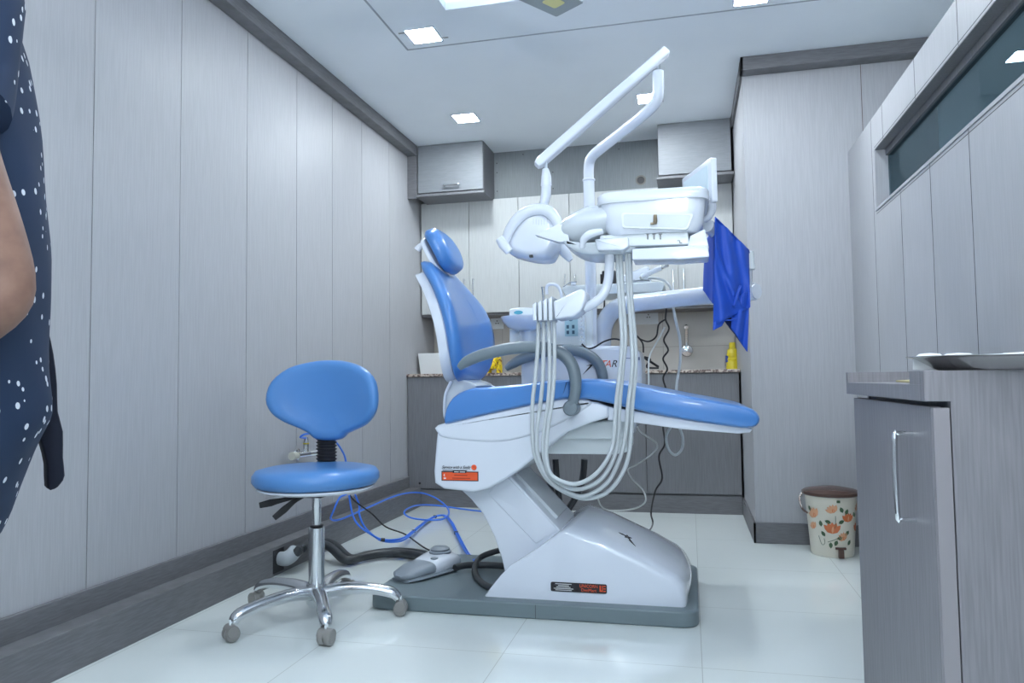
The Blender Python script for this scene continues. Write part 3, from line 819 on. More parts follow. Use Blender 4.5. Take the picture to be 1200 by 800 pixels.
# ================================================================== DENTAL UNIT (box, pole, spittoon, shelf)
UY0, UY1 = 3.40, 3.72
un = root('dental_unit', P(680, 450, Y=3.5), 'white dental side unit with spittoon and tall pole, behind the chair', 'dental unit')
bxp = pix([(610, 420), (616, 411), (640, 405), (740, 405), (749, 411), (752, 425), (752, 455), (745, 500), (735, 520), (640, 520), (612, 500), (610, 450)], UY0)
cb = obj('cabinet', M().prism(round_poly(bxp, .03), UY0, UY1, .02, 5), WHITE, un, sm=45)
q = P(713, 426.5, Y=UY0-.0015)
text('T', .045, q+Vector((-.028, 0, 0)), RED, cb, shear=.35); text('A', .045, q+Vector((-.004, 0, 0)), RED, cb, shear=.35); text('R', .045, q+Vector((.024, 0, 0)), INK, cb, shear=.35)
text('S', .045, q+Vector((-.052, 0, 0)), INK, cb, shear=.35)
c = M()
for (a0_, a1_) in (((-.105, .035), (-.045, -.02)), ((-.118, -.045), (-.05, .022)), ((-.10, -.005), (-.05, .0))):
    c.tube([q+Vector((a0_[0], -.0005, a0_[1])), q+Vector(((a0_[0]+a1_[0])/2, -.0005, (a0_[1]+a1_[1])/2)), q+Vector((a1_[0], -.0005, a1_[1]))], [.0005, .004, .0005], 6, smooth=False)
obj('star_logo', c, INK, cb)
c = M(); q = P(733, 421, Y=UY0-.001)
c.tube([q+Vector((-.02, 0, .008)), q+Vector((-.02, 0, -.01)), q+Vector((-.008, 0, -.012))], .0018, 6); c.tube([q+Vector((0, 0, .006)), q+Vector((.03, 0, .004))], .0018, 6)
c.box(q.x+.055, q.x+.064, q.y-.001, q.y+.001, q.z-.004, q.z+.010)
obj('small_mark', c, mat('ink_blue_grey', (.12, .15, .25), .5), cb)

# water head behind the bowl
q0, q1 = P(597, 413, Y=UY0+.02), P(694, 357, Y=UY0+.02)
wb = obj('water_head', M().prism(round_poly([(q0.x, q0.z), (q1.x, q0.z), (q1.x, q1.z-.02), (q0.x+.05, q1.z), (q0.x, q1.z-.004)], .012), UY0+.02, UY0+.16, .008), WHITE2, un)
lq = P(607.5, 366, Y=UY0+.018)
obj('oval_badge', M().lathe([(.022, 0), (.020, .0015)], lq, 20, 'Y', sy=.42), TEAL, wb)
k0, k1 = P(662, 394, Y=UY0+.018), P(677, 371, Y=UY0+.018)
kp = obj('key_panel', M().box(k0.x, k1.x, UY0+.0185, UY0+.021, k0.z, k1.z), PANELT, wb)
c = M()
for i in range(2):
    for jj in range(2): c.box(k0.x+.008+i*.026, k0.x+.020+i*.026, UY0+.0165, UY0+.019, k0.z+.010+jj*.026, k0.z+.026+jj*.026)
c.tube([(k0.x+.012, UY0+.0175, k1.z-.008), (k0.x+.028, UY0+.0175, k1.z-.018), (k0.x+.045, UY0+.0175, k1.z-.008)], .002, 6)
obj('keys', c, mat('key_blue', (.05, .12, .17), .4), kp)
s0, s1 = P(679, 405, Y=UY0+.0), P(685.5, 367, Y=UY0+.0)
st = obj('gauge_strip', M().box(s0.x, s1.x, UY0-.012, UY0+.03, s0.z, s1.z), WHITE2, un, bevel=.003)
c = M()
for i in range(7): c.box(s0.x+.008, s0.x+.018, UY0-.0135, UY0-.011, s0.z+.02+i*.018, s0.z+.026+i*.018)
obj('gauge_marks', c, STEEL, st)
# bowl
bq = P(617, 383, Y=3.36); zr = P(617, 371, Y=3.36).z; zb = P(617, 401, Y=3.36).z
obj('spittoon_bowl', M().lathe([(0, -.052), (.05, -.050), (.085, -.036), (.11, -.010), (.118, .010), (.117, .014), (.108, .012), (.09, -.01), (.05, -.035), (0, -.04)], (bq.x, 3.36, zr-.014), 32), GLOSSW, un, sm=60)
obj('bowl_neck', M().lathe([(.045, zb-.05-.0), (.046, zb), (.05, zr-.055)], (bq.x+.005, 3.40, 0), 24), CLEARW, un)
obj('cup_filler', M().tube([P(641, 345, Y=3.45), P(641, 335, Y=3.45), P(648, 333, Y=3.45), P(654, 336, Y=3.45), P(658, 345, Y=3.45), P(660, 356, Y=3.45)], .0075, 10), WHITE, un)
obj('bowl_spout', M().tube([P(637, 372, Y=3.40), P(637, 350, Y=3.40), P(636, 336, Y=3.40)], [.006, .006, .008], 10), STEEL, un)
obj('filler_lever', M().tube([P(660, 336, Y=3.45), P(668, 331, Y=3.45), P(676, 330, Y=3.45)], .003, 8), STEEL, un)

# lamp pole with its bent upper tube
PY = 3.46
pb, pt = P(691, 412, Y=PY), P(690, 212, Y=PY)
pole = obj('lamp_pole', M().tube([(pt.x, PY, pb.z), (pt.x, PY, pt.z)], .0265, 20, smooth=False), WHITE, un)
up_ = [(pt.x, PY, pt.z-.01), P(690, 196, Y=PY-.01), P(693, 185, Y=PY-.03), P(703, 175, Y=PY-.07), P(735, 150, Y=PY-.16), P(758, 131, Y=PY-.24), P(768, 120, Y=PY-.27), P(771, 108, Y=PY-.28), P(771, 84, Y=PY-.28)]
ut = obj('upper_tube', M().tube(up_, .0245, 20), WHITE, un, sm=60)
obj('tube_collar', M().lathe([(.027, -.006), (.030, -.003), (.030, .003), (.027, .006)], (pt.x, PY, P(690, 211, Y=PY).z), 24), WHITE, ut)
# shelf on the unit
q0, q1 = P(660, 348, Y=3.55), P(779, 331, Y=3.55)
sh = obj('instrument_shelf', M().prism(round_poly([(q0.x, q1.z-.012), (q0.x+.02, q0.z), (q1.x-.01, q0.z+.002), (q1.x+.002, q1.z-.014), (q1.x-.012, q1.z), (q0.x+.02, q1.z)], .006), 3.5, 3.78, .006), WHITE2, un)
obj('shelf_knob', M().lathe([(0, .0), (.012, .001), (.013, .012), (0, .018)], P(672, 334, Y=3.50), 14), WHITE, sh)
c = M().tube([P(676, 350, Y=3.60), P(676, 420, Y=3.60)], .02, 14, smooth=False)
obj('shelf_post', c, WHITE, un)

# ================================================================== things on the shelf
zs = q1.z
d0, d1 = P(704, 331, Y=3.6), P(722, 318, Y=3.6)
r = root('curing_light_base', (d0.x, 3.62, zs), 'black boxy charger standing on the unit shelf behind the tube', 'charger')
obj('body', M().box(d0.x+.01, d1.x, 3.57, 3.66, zs, d1.z+.002), BLACK, r, bevel=.004)
obj('side_grip', M().box(d0.x, d0.x+.009, 3.58, 3.64, zs+.002, d1.z-.012), BLACK, r, bevel=.002)
hh = root('scaler_handpiece', P(750, 330, Y=3.6), 'white handpiece cradle with a metal tipped handpiece on the shelf', 'handpiece')
hb = pix([(731, 331), (731, 322), (745, 317), (758, 312), (762, 314), (760, 320), (764, 331)], 3.58)
cr_ = obj('cradle', M().prism(round_poly(hb, .01), 3.56, 3.66, .01), WHITE, hh)
obj('cradle_knob', M().lathe([(.011, 0), (.011, .004), (.006, .006), (0, .006)], P(752, 325, Y=3.56), 16, 'Y'), STEEL, cr_)
obj('handle', M().tube([P(752, 324, Y=3.55), P(765, 318, Y=3.54), P(775, 313.5, Y=3.53)], [.011, .012, .012], 14), WHITE, hh)
obj('tip', M().tube([P(775, 313.5, Y=3.53), P(778, 312.5, Y=3.53), P(783, 311, Y=3.52)], [.009, .008, .006], 12), STEEL, hh, label='metal tip')
hpts = [P(760, 326, Y=3.52), P(770, 326, Y=3.5), P(780, 330, Y=3.48), P(787, 340, Y=3.47), P(789, 360, Y=3.47), P(793, 380, Y=3.47), P(797, 400, Y=3.5), P(797, 425, Y=3.5), P(793, 450, Y=3.5), P(790, 490, Y=3.5), P(781, 510, Y=3.5), P(783, 525, Y=3.5), P(791, 533, Y=3.5), P(799, 526, Y=3.5), P(800, 512, Y=3.5), P(795, 498, Y=3.5)]
tag(obj('handpiece_cord', M().tube(hpts, .0062, 10), HOSEG), 'pale cord hanging from the white handpiece and looping under the leg rest', 'cord')

# black cords
c1 = [P(780, 347, Y=3.8), P(781, 360, Y=3.8), P(780, 374, Y=3.8), P(784, 385, Y=3.8), P(778, 398, Y=3.8), P(783, 410, Y=3.8), P(777, 420, Y=3.8), P(782, 432, Y=3.8), P(777, 443, Y=3.8), P(781, 460, Y=3.8), P(779, 490, Y=3.8), P(777, 500, Y=3.8), P(779, 520, Y=3.8), P(772, 535, Y=3.8), P(776, 560, Y=3.8), P(768, 575, Y=3.8), P(763, 600, Y=3.9), P(765, 612, Y=3.9), L(762, 620, .005), L(754, 625, .005)]
tag(obj('coiled_cord', M().tube(c1, .0045, 8), BLACK), 'wavy black cord hanging from the shelf down to the floor', 'cord')
c2 = [P(780, 374, Y=3.8), P(772, 380, Y=3.8), P(769, 394, Y=3.78), P(760, 400, Y=3.78), P(750, 397, Y=3.75), P(746, 393, Y=3.7)]
c = M().tube(c2, .0042, 8)
c.tube([P(746, 393, Y=3.7), P(753, 402, Y=3.7), P(754, 413, Y=3.7)], .0042, 8)
c.tube([P(755, 418, Y=3.8), P(762, 421, Y=3.8), P(758, 430, Y=3.8), P(772, 431, Y=3.8)], .005, 8)
c.tube([P(755, 419, Y=3.82), P(772, 430, Y=3.82)], .006, 8)
tag(obj('tangled_cord', c, BLACK), 'tangled black cords between the side unit and the shelf cord', 'cord')
c3 = [P(682, 403, Y=3.385), P(688, 408, Y=3.37), P(696, 407, Y=3.36), P(708, 400, Y=3.35), P(720, 397, Y=3.34), P(731, 400, Y=3.34), P(735, 405, Y=3.40)]
tag(obj('short_black_cable', M().tube(c3, .0038, 8), BLACK), 'short black cable draped over the side unit top', 'cable')
tag(obj('dangling_cable', M().tube([P(708, 347, Y=3.62), P(708, 360, Y=3.62), P(704, 372, Y=3.62), P(705, 404, Y=3.62)], .004, 8), BLACK), 'black cable hanging below the shelf beside the pole', 'cable')
c4 = [P(747, 500, Y=3.45), P(752, 507, Y=3.5), P(770, 520, Y=3.6), P(764, 532, Y=3.6), P(745, 545, Y=3.6), P(736, 550, Y=3.6), P(740, 560, Y=3.6), P(754, 575, Y=3.7), P(756, 588, Y=3.8), P(742, 596, Y=3.9), P(715, 598, Y=4.0), P(704, 592, Y=4.0), P(700, 580, Y=4.0)]
tag(obj('clear_tube', M().tube(c4, .0042, 8), mat('clear_tube', (.50, .52, .52), .3)), 'thin clear tube curling below the leg rest', 'tube')
c5 = [P(779, 383, Y=3.78), P(773, 395, Y=3.78), P(762, 415, Y=3.75), P(760, 430, Y=3.7), P(760, 452, Y=3.6), P(756, 462, Y=3.5)]
tag(obj('suction_tube', M().tube(c5, .004, 8), HOSEG), 'thin pale tube slanting down right of the side unit', 'tube')

# ================================================================== INSTRUMENT CONSOLE
co = root('instrument_console', P(705, 405, Y=3.5), 'white overhead instrument delivery tray on a thick swivel arm', 'instrument console')
ba = [P(706, 412, Y=3.52), P(706, 395, Y=3.52), P(709, 378, Y=3.51), P(720, 363, Y=3.49), P(740, 356, Y=3.45), P(780, 351, Y=3.36), P(830, 346, Y=3.25), P(885, 341.5, Y=3.14)]
la_ = obj('lower_arm', M().tube(ba, [.042, .042, .042, .042, .041, .039, .037, .036], 22), WHITE, co, sm=60)
obj('arm_cap', M().tube([P(880, 342, Y=3.15), P(887, 341.2, Y=3.13)], [.030, .0305], 18, smooth=False), WHITE, la_)
# upper link back to the tray, mostly under the drape
ul = [P(874, 335, Y=3.12), P(873, 310, Y=3.08), P(862, 292, Y=3.02), P(848, 280, Y=2.96), P(836, 270, Y=2.90), P(828, 264, Y=2.84)]
obj('upper_link', M().tube(ul, [.024, .026, .026, .026, .026, .026], 16), WHITE, co, sm=60)
jq = P(877, 306, Y=3.10)
obj('link_joint', M().tube([jq+Vector((0, -.035, -.04)), jq+Vector((0, -.035, .035))], [.022, .018], 16, smooth=False), WHITE2, co, bevel=.004)
# tray body: upper lipped pan
TY0, TY1 = 2.50, 2.92
tp = pix([(703, 229), (716, 224), (822, 224), (829, 229), (829, 245), (825, 262), (816, 272), (806, 276), (716, 268), (704, 252)], TY0)


def rrect(x0, x1, y0, y1, z, r, n=5):
    return [Vector((v.x, v.y, z)) for v in round_poly([(x0, y0), (x1, y0), (x1, y1), (x0, y1)], r, n)]


x0, x1 = P(700, 240, Y=TY0).x, P(829, 240, Y=TY0).x
zt_, zm, zb_ = P(760, 222, Y=TY0).z, P(760, 234, Y=TY0).z, P(760, 273, Y=TY0).z
rs = [rrect(x0+.05, x1-.05, TY0+.06, TY1-.06, zb_+.000, .04), rrect(x0+.035, x1-.030, TY0+.018, TY1-.04, zb_+.004, .05), rrect(x0+.018, x1-.014, TY0+.006, TY1-.02, zb_+.03, .06),
      rrect(x0+.006, x1-.006, TY0+.002, TY1-.005, zm-.02, .06), rrect(x0+.004, x1-.004, TY0, TY1, zm-.001, .06)]
pan_ = obj('tray_pan', M().rings(rs), WHITE, co, sm=55)
rs = [rrect(x0-.004, x1+.006, TY0-.008, TY1+.008, zm-.003, .065), rrect(x0-.006, x1+.008, TY0-.010, TY1+.01, zm+.004, .065), rrect(x0-.006, x1+.008, TY0-.010, TY1+.01, zt_-.008, .065), rrect(x0+.002, x1, TY0-.002, TY1+.002, zt_, .06),
      rrect(x0+.012, x1-.010, TY0+.008, TY1-.01, zt_-.001, .055), rrect(x0+.018, x1-.016, TY0+.014, TY1-.016, zt_-.015, .05)]
obj('tray_rim', M().rings(rs), WHITE, co, sm=55)
# front recess with valve
r0, r1 = P(727, 268, Y=TY0), P(812, 249, Y=TY0)
rec = pix([(728, 249), (813, 250), (806, 269), (729, 267)], TY0)
fr_ = obj('front_recess', M().prism(round_poly(rec, .012), TY0-.0015, TY0+.03, 0), WHITE2, pan_)
ins_ = pix([(730.5, 251), (810.5, 252), (804, 267), (731, 265)], TY0)
obj('recess_floor', M().prism(round_poly(ins_, .010), TY0-.0025, TY0+.02, 0), CLEARW, fr_)
vq = P(768, 256, Y=TY0)
vv = obj('brass_valve', M().tube([vq+Vector((0, -.012, .01)), vq+Vector((0, -.012, -.012)), vq+Vector((-.001, -.012, -.02))], [.006, .0075, .0055], 10, smooth=False), BRASS, fr_, label='brass fitting')
obj('valve_lever', M().tube([vq+Vector((-.004, -.012, -.018)), vq+Vector((-.016, -.014, -.019))], .004, 8, smooth=False), BRASS, fr_)
# lower module with three taps
q0, q1 = P(703, 290, Y=TY0+.03), P(806, 271, Y=TY0+.03)
lm = obj('lower_module', M().prism(round_poly([(q0.x, q0.z+.002), (q1.x+.005, q0.z-.006), (q1.x, q1.z), (q0.x, q1.z+.004)], .008), TY0+.03, TY1-.06, .005), WHITE2, co)
for i in range(3):
    v = P(759+7.5*i, 277, Y=TY0+.028)
    obj('flow_screw', M().tube([v+Vector((0, 0, .008)), v+Vector((0, 0, -.010))], .0028, 8, smooth=False).tube([v+Vector((-.006, 0, .008)), v+Vector((.006, 0, .008))], .002, 8, smooth=False), STEEL, lm)
v = P(796.5, 283, Y=TY0+.028)
obj('clip_mark', M().tube([v+Vector((-.008, 0, .004)), v+Vector((0, 0, .003)), v+Vector((0, 0, -.004)), v+Vector((.008, 0, -.005))], .002, 8, smooth=False), STEEL, lm)
# handpiece rail at the bottom
q0, q1 = P(741, 306, Y=TY0), P(831, 288, Y=TY0)
hr = obj('handpiece_rail', M().prism(round_poly([(q0.x, q0.z+.004), (q0.x+.14, q0.z+.0), (q0.x+.15, q0.z-.002), (q1.x, q0.z+.001), (q1.x-.004, q1.z+.004), (q0.x, q1.z+.003)], .006), TY0-.005, TY0+.12, .004), WHITE, co)
obj('rail_bracket', M().prism(pix([(809, 276), (826, 268), (831, 290), (805, 292)], TY0+.02), TY0+.02, TY0+.2, .004), WHITE, co)
# left swivel head with fin handle
q = pix([(0, 0)], 1)
hd = []
cen = [(716, 258, .058, .075), (702, 262, .062, .078), (690, 264, .066, .078), (676, 268, .058, .072), (664, 271, .044, .056), (656, 273, .028, .036), (652, 274, .010, .014)]
rs = []
for (a, bb, hz, hy) in cen:
    cpt = P(a, bb, Y=TY0+.12)
    rs.append([cpt+Vector((0, hy*1.4*math.cos(2*PI*k_/24), hz*math.sin(2*PI*k_/24))) for k_ in range(24)])
sw = obj('swivel_head', M().rings(rs), CLEARW, co, sm=60)
q0, q1 = P(668, 294, Y=TY0+.05), P(741, 279, Y=TY0+.05)
obj('head_base', M().prism(smooth_poly(pix([(660, 282), (690, 284), (742, 280), (742, 293), (725, 296), (692, 298), (672, 293)], TY0+.05), 3), TY0+.04, TY0+.26, .012), CLEARW, co)
fn_ = pix([(627, 275.5), (655, 263), (664, 262), (668, 284), (655, 284)], TY0+.06)
obj('fin_handle', M().prism(round_poly(fn_, .003), TY0+.05, TY0+.10, .004, ri=.001), WHITE, sw)
gh = [P(682, 290, Y=TY0-.01), P(684, 281, Y=TY0-.02), P(692, 274, Y=TY0-.03), P(706, 271, Y=TY0-.02)]
obj('grip_handle', M().tube(gh, [.009, .013, .014, .010], 14), WHITE, co, sm=60)
obj('grip_bolt', M().lathe([(0, -.004), (.007, -.003), (.007, .004), (0, .005)], P(681, 283, Y=TY0-.02), 10, 'Y'), STEEL, co)
bp_ = pix([(697, 280), (736, 277), (737, 288), (730, 293), (700, 293)], TY0+.0)
obj('side_block', M().prism(round_poly(bp_, .006), TY0+.0, TY0+.09, .005), WHITE, co)
# film viewer screen
a_, b_ = P(802, 203, Y=2.86), P(836.5, 184, Y=2.60)
a2_, b2_ = P(801, 226, Y=2.86), P(836.5, 236, Y=2.60)
zt1 = (a_.z+b_.z)/2; zb1 = (a2_.z+b2_.z)/2
ax = Vector((b_.x-a_.x, b_.y-a_.y, 0)); LN = ax.length; ax.normalize(); axn = Vector((ax.y, -ax.x, 0))
if axn.y > 0 and axn.x > 0: axn = -axn
fnv = lambda p_, q_, t_: Vector((a_.x, a_.y, 0))+ax*p_+Vector((0, 0, q_))-axn*t_
zt1 = b_.z; zb1 = b2_.z
vw = obj('film_viewer', M().prism(round_poly([(0, zb1), (LN, zb1), (LN, zt1), (0, zt1)], .008), -.010, .010, .002, fn=fnv), WHITE, co)
obj('viewer_screen', M().prism(round_poly([(.02, zb1+.02), (LN-.03, zb1+.02), (LN-.03, zt1-.018), (.02, zt1-.018)], .004), .0095, .0112, 0, fn=fnv).prism(round_poly([(.02, zb1+.02), (LN-.03, zb1+.02), (LN-.03, zt1-.018), (.02, zt1-.018)], .004), -.0112, -.0095, 0, fn=fnv), mat('screen_pale', (.62, .74, .80), .25), vw)
obj('viewer_bracket', M().tube([P(832, 232, Y=2.62), P(835, 242, Y=2.64), P(832, 252, Y=2.66), P(826, 258, Y=2.68)], [.012, .014, .012, .010], 12), WHITE, co)

# curved holder tube and four-slot holder
ct = [P(714, 290, Y=2.58), P(714, 315, Y=2.59), P(712, 332, Y=2.60), P(706, 346, Y=2.60), P(696, 355, Y=2.60), P(684, 361, Y=2.60)]
obj('holder_tube', M().tube(ct, .0165, 16), WHITE, co, sm=60)
ho_ = pix([(648, 353), (668, 344), (677, 339), (682, 338), (687, 342), (686, 352), (681, 364), (672, 371), (650, 374)], 2.54)
obj('holder_body', M().prism(round_poly(ho_, .008), 2.54, 2.66, .008), WHITE, co)
for i in range(4):
    u = 624+6.2*i
    fp_ = pix([(u, 357-2.3*i), (u+4.3, 353.5-2.3*i), (u+4.6, 375), (u+.5, 375.5)], 2.54)
    obj('holder_slot', M().prism(round_poly(fp_, .002), 2.54, 2.65, .003, ri=.001), WHITE, co)
obj('holder_spine', M().prism(pix([(628, 358), (652, 350), (652, 373), (630, 373)], 2.555), 2.56, 2.63, 0), PEDG, co)

# four instrument hoses hanging in a loop
ho = [[(631, 374), (630, 410), (627, 445), (624, 475), (624.5, 520), (631, 544), (643.6, 564), (665, 578), (687, 584), (711, 577), (729, 555), (738, 526), (741, 475), (745, 430), (744, 395), (740, 350), (738, 293)],
      [(637, 374), (637, 410), (636, 445), (633, 475), (629, 505), (631, 535), (645, 563), (664, 576), (685, 581), (711, 566), (727, 535), (734, 502), (736, 475), (741, 430), (740, 395), (737, 350), (734, 293)],
      [(643, 373), (644, 410), (644, 445), (642, 475), (637, 511), (638, 538), (648, 560), (673, 573), (698, 566), (714, 548), (723.5, 520), (726, 475), (730, 430), (733, 395), (730, 350), (727, 293)],
      [(649, 373), (650, 410), (649, 445), (646, 475), (641, 511), (641, 540), (648, 558), (671, 567), (692, 560), (709, 542), (719, 517), (722, 475), (727, 430), (729, 395), (726, 350), (723, 293)]]
names = ['outermost of the four looped pale hoses, its bottom hanging lowest', 'second of the four looped pale hoses counted from the outer one', 'third of the four looped pale hoses counted from the outer one', 'innermost of the four looped pale hoses, its bottom hanging highest']
for i, hs in enumerate(ho):
    k_ = len(hs)
    pts = [P(a, bb+(3 if q_ == 0 else 0), Y=2.595+.018*(1.5-i)*math.sin(PI*q_/(k_-1))) for q_, (a, bb) in enumerate(hs)]
    tag(obj('instrument_hose', M().tube(pts, .0074, 12), HOSEG), names[i], 'hose', 'instrument hoses looping below the console')

# ================================================================== OPERATING LAMP
ol = root('operating_lamp', P(771, 84, Y=3.18), 'white operating lamp with two side handles on a long slanting arm', 'lamp')
LY0, LY1 = 3.18, 2.95
e0, e1 = P(781, 60, Y=3.18), P(629, 194, Y=2.97)
d = (e1-e0).normalized(); sd = Vector((0, 1, 0)); sd = (sd-d*sd.dot(d)).normalized(); nn = d.cross(sd)
rs = []
for t, s_ in ((0, .8), (.006, 1), (.5, 1.12), (.97, 1.05), (.985, .95), (1.0, .7)):
    cpt = e0.lerp(e1, t)
    rs.append([cpt+sd*v.x*s_+nn*v.y*s_ for v in round_poly([(-.024, -.019), (.024, -.019), (.024, .019), (-.024, .019)], .010, 3)])
obj('spring_arm', M().rings(rs), WHITE, ol, sm=50)
j0 = P(771, 86, Y=3.18); j1 = P(772, 72, Y=3.18)
obj('arm_pin', M().tube([j0, j1], .009, 12, smooth=False), CHROME, ol)
k0_, k1_ = P(640, 186, Y=2.98), P(640, 202, Y=2.96)
obj('head_pin', M().tube([k0_, k1_], .007, 12, smooth=False), CHROME, ol)
obj('neck', M().tube([P(639, 198, Y=2.96), P(640, 207, Y=2.96), P(640, 217, Y=2.96), P(640, 218, Y=2.96), P(639.5, 230, Y=2.955), P(636, 243, Y=2.95)], [.013, .021, .023, .0205, .021, .017], 16, step=4), WHITE, ol, sm=60)
# head: swept back shell
hd_ = pix([(594, 290), (599, 276), (607, 262), (617, 251), (630, 246), (642, 249), (650, 258), (655, 272), (655, 284), (648, 300), (642, 305), (625, 305), (600, 299)], 2.90)
lh = obj('lamp_head', M().prism(smooth_poly(hd_, 3), 2.86, 3.04, .06, 6, ri=.035, centre=True), WHITE, ol, sm=60)
rim_ = [P(a, bb, Y=2.855) for a, bb in ((592, 284), (597, 270), (606, 257), (618, 248), (632, 245), (643, 248), (652, 258), (656, 270))]
obj('head_rim', M().tube(rim_, [.009, .012, .013, .013, .013, .013, .012, .009], 12, flat=1.8), WHITE, lh, sm=60)
c = M()
for i in range(6): c.box(*(lambda v: (v.x-.0012, v.x+.0012, 2.8588, 2.87, v.z-.010, v.z+.012))(P(625+3.2*i, 261-.6*abs(i-2.5), Y=2.86)))
obj('vent_slots', c, CLEARW, lh)
v = P(622, 299.5, Y=2.86); obj('switch', M().box(v.x-.008, v.x+.007, 2.866, 2.90, v.z-.005, v.z+.005), BLACK, lh, bevel=.001)
obj('side_handle', M().tube([P(585, 279, Y=2.84), P(590, 286, Y=2.84), P(597, 295, Y=2.84)], [.010, .0135, .010], 12, flat=1.6), WHITE, lh)
obj('side_handle', M().tube([P(650, 284, Y=2.98), P(657, 289, Y=2.98), P(663, 297, Y=2.98), P(669, 305, Y=2.98)], [.008, .014, .013, .007], 12, flat=1.6), WHITE, lh)
obj('handle_bar', M().tube([P(590, 286, Y=2.84), P(596, 286, Y=2.88)], .009, 10, smooth=False), WHITE, lh)

# ================================================================== BLUE DRAPE over the arm
bd = root('surgical_drape', P(850, 300, Y=2.95), 'bright blue cloth drape hanging over the console arm', 'drape')


def sheet(corn, nu, nv, fold, nm, m_, par, th=.003):
    """bilinear patch with soft folds; corn = four corner points (top a,b, bottom c,d)"""
    a, bb, cc, dd = corn; c = M(); vs = []
    for i in range(nu+1):
        for jj in range(nv+1):
            u, v = i/nu, jj/nv
            p = a.lerp(bb, u).lerp(cc.lerp(dd, u), v)
            p = p+Vector((0, fold(u, v), 0)); vs.append(p)
    fs = [(i*(nv+1)+jj, (i+1)*(nv+1)+jj, (i+1)*(nv+1)+jj+1, i*(nv+1)+jj+1) for i in range(nu) for jj in range(nv)]
    c.add(vs, fs)
    return obj(nm, c, m_, par, sm=80, solid=th)


f1_ = lambda u, v: .016*math.sin(7*u+3*v)*v+.010*math.sin(14*u-5*v)+.022*max(0, 1-abs((u*.9+.25)-v)*9)*(-1)
sheet([P(838, 254, Y=2.84), P(877.5, 293, Y=2.97), P(836, 382, Y=2.83), P(879, 360, Y=2.93)], 24, 28, f1_, 'front_sheet', CLOTH, bd)
f2_ = lambda u, v: .010*math.sin(6*u)*v
sheet([P(838, 262, Y=2.88), P(826, 285, Y=2.98), P(836, 356, Y=2.86), P(824, 340, Y=2.98)], 10, 20, f2_, 'side_fold', CLOTH, bd)
sheet([P(836, 378, Y=2.835), P(853, 368, Y=2.86), P(835.5, 387, Y=2.83), P(846, 382, Y=2.85)], 6, 6, lambda u, v: 0, 'lower_corner', CLOTH, bd)
sheet([P(858, 350, Y=2.90), P(879, 340, Y=2.93), P(857, 384, Y=2.90), P(875.5, 412, Y=2.93)], 12, 20, lambda u, v: .014*math.sin(8*u+2*v), 'hanging_tail', CLOTH, bd)
sheet([P(852, 352, Y=2.99), P(866, 348, Y=2.99), P(849, 376, Y=2.99), P(875, 411, Y=3.0)], 12, 14, lambda u, v: .01*math.sin(9*u), 'inner_layer', CLOTHD, bd)
sheet([P(838, 254, Y=2.84), P(877.5, 293, Y=2.97), P(842, 262, Y=3.05), P(880, 300, Y=3.13)], 12, 8, lambda u, v: 0, 'top_sheet', CLOTH, bd)
obj('drape_tie', M().tube([P(848, 375, Y=2.86), P(856, 375, Y=2.86), P(865, 373, Y=2.86)], .0025, 8), CLOTH, bd)
obj('drape_tie', M().tube([P(868, 335, Y=2.86), P(864, 345, Y=2.855), P(860, 358, Y=2.86)], .006, 8), CLOTH, bd)

# ================================================================== STOOL
SX, SY = P(371, 640, Y=2.56).x, 2.56
sr = root('operator_stool', (SX, SY, 0), 'blue saddle-backed dentist stool on a five-star chrome base', 'stool')
hubz = P(371, 690, Y=SY).z
obj('hub', M().lathe([(0, .035), (.028, .036), (.036, .05), (.038, .10), (.036, .12), (.0, .125)], (SX, SY, 0), 24), ALU, sr)
obj('outer_column', M().lathe([(.027, .10), (.029, .12), (.029, .325), (.024, .328)], (SX, SY, 0), 24), ALU, sr)
obj('column_collar', M().lathe([(.024, .325), (.025, .334), (.018, .336)], (SX, SY, 0), 20), BLACK, sr)
obj('gas_lift', M().lathe([(.0165, .33), (.0165, .40), (.0175, .402), (.0175, .456)], (SX, SY, 0), 20), ALU, sr)
for (px_, py_) in ((274, 748), (389, 754), (468, 717), (412, 692), (306, 706)):
    tgt = P(px_, py_, Z=0)+Vector((0, -.035, 0)); dd = Vector((tgt.x-SX, tgt.y-SY, 0)); R_ = {274: .335, 389: .325, 468: .308, 412: .295, 306: .305}[px_]; dd = dd.normalized()
    o_ = Vector((SX, SY, 0))
    lg_ = obj('leg', M().tube([o_+dd*.015+Vector((0, 0, .085)), o_+dd*.10+Vector((0, 0, .100)), o_+dd*.20+Vector((0, 0, .098)), o_+dd*(R_-.03)+Vector((0, 0, .082)), o_+dd*(R_-.005)+Vector((0, 0, .060))], [.032, .027, .024, .024, .018], 16, flat=.85), ALU, sr, sm=60)
    cs = o_+dd*(R_+.003)
    tn = Vector((-dd.y, dd.x, 0)) if px_ != 274 else Vector((.8, -.6, 0)).normalized()
    if px_ == 389: tn = Vector((1, -.1, 0)).normalized()
    c = M()
    # twin wheel with hood
    for s_ in (-1, 1):
        mt = Matrix((tn, Vector((-tn.y, tn.x, 0)), Vector((0, 0, 1)))).transposed()
        c.lathe([(0, -.011), (.022, -.0105), (.0255, -.006), (.0255, .006), (.022, .0105), (0, .011)], cs+tn*s_*.0125+Vector((0, 0, .0255)), 20, 'X', mtx=mt)
    w_ = obj('caster', c, CASTER, lg_, sm=40)
    obj('caster_hood', M().tube([cs-tn*.026+Vector((0, 0, .034)), cs+tn*.026+Vector((0, 0, .034))], .021, 16, smooth=False), CASTER, w_, bevel=.003)
    obj('caster_stem', M().tube([cs+Vector((0, 0, .045)), cs+Vector((0, 0, .072))], .007, 10, smooth=False), CHROME, w_)
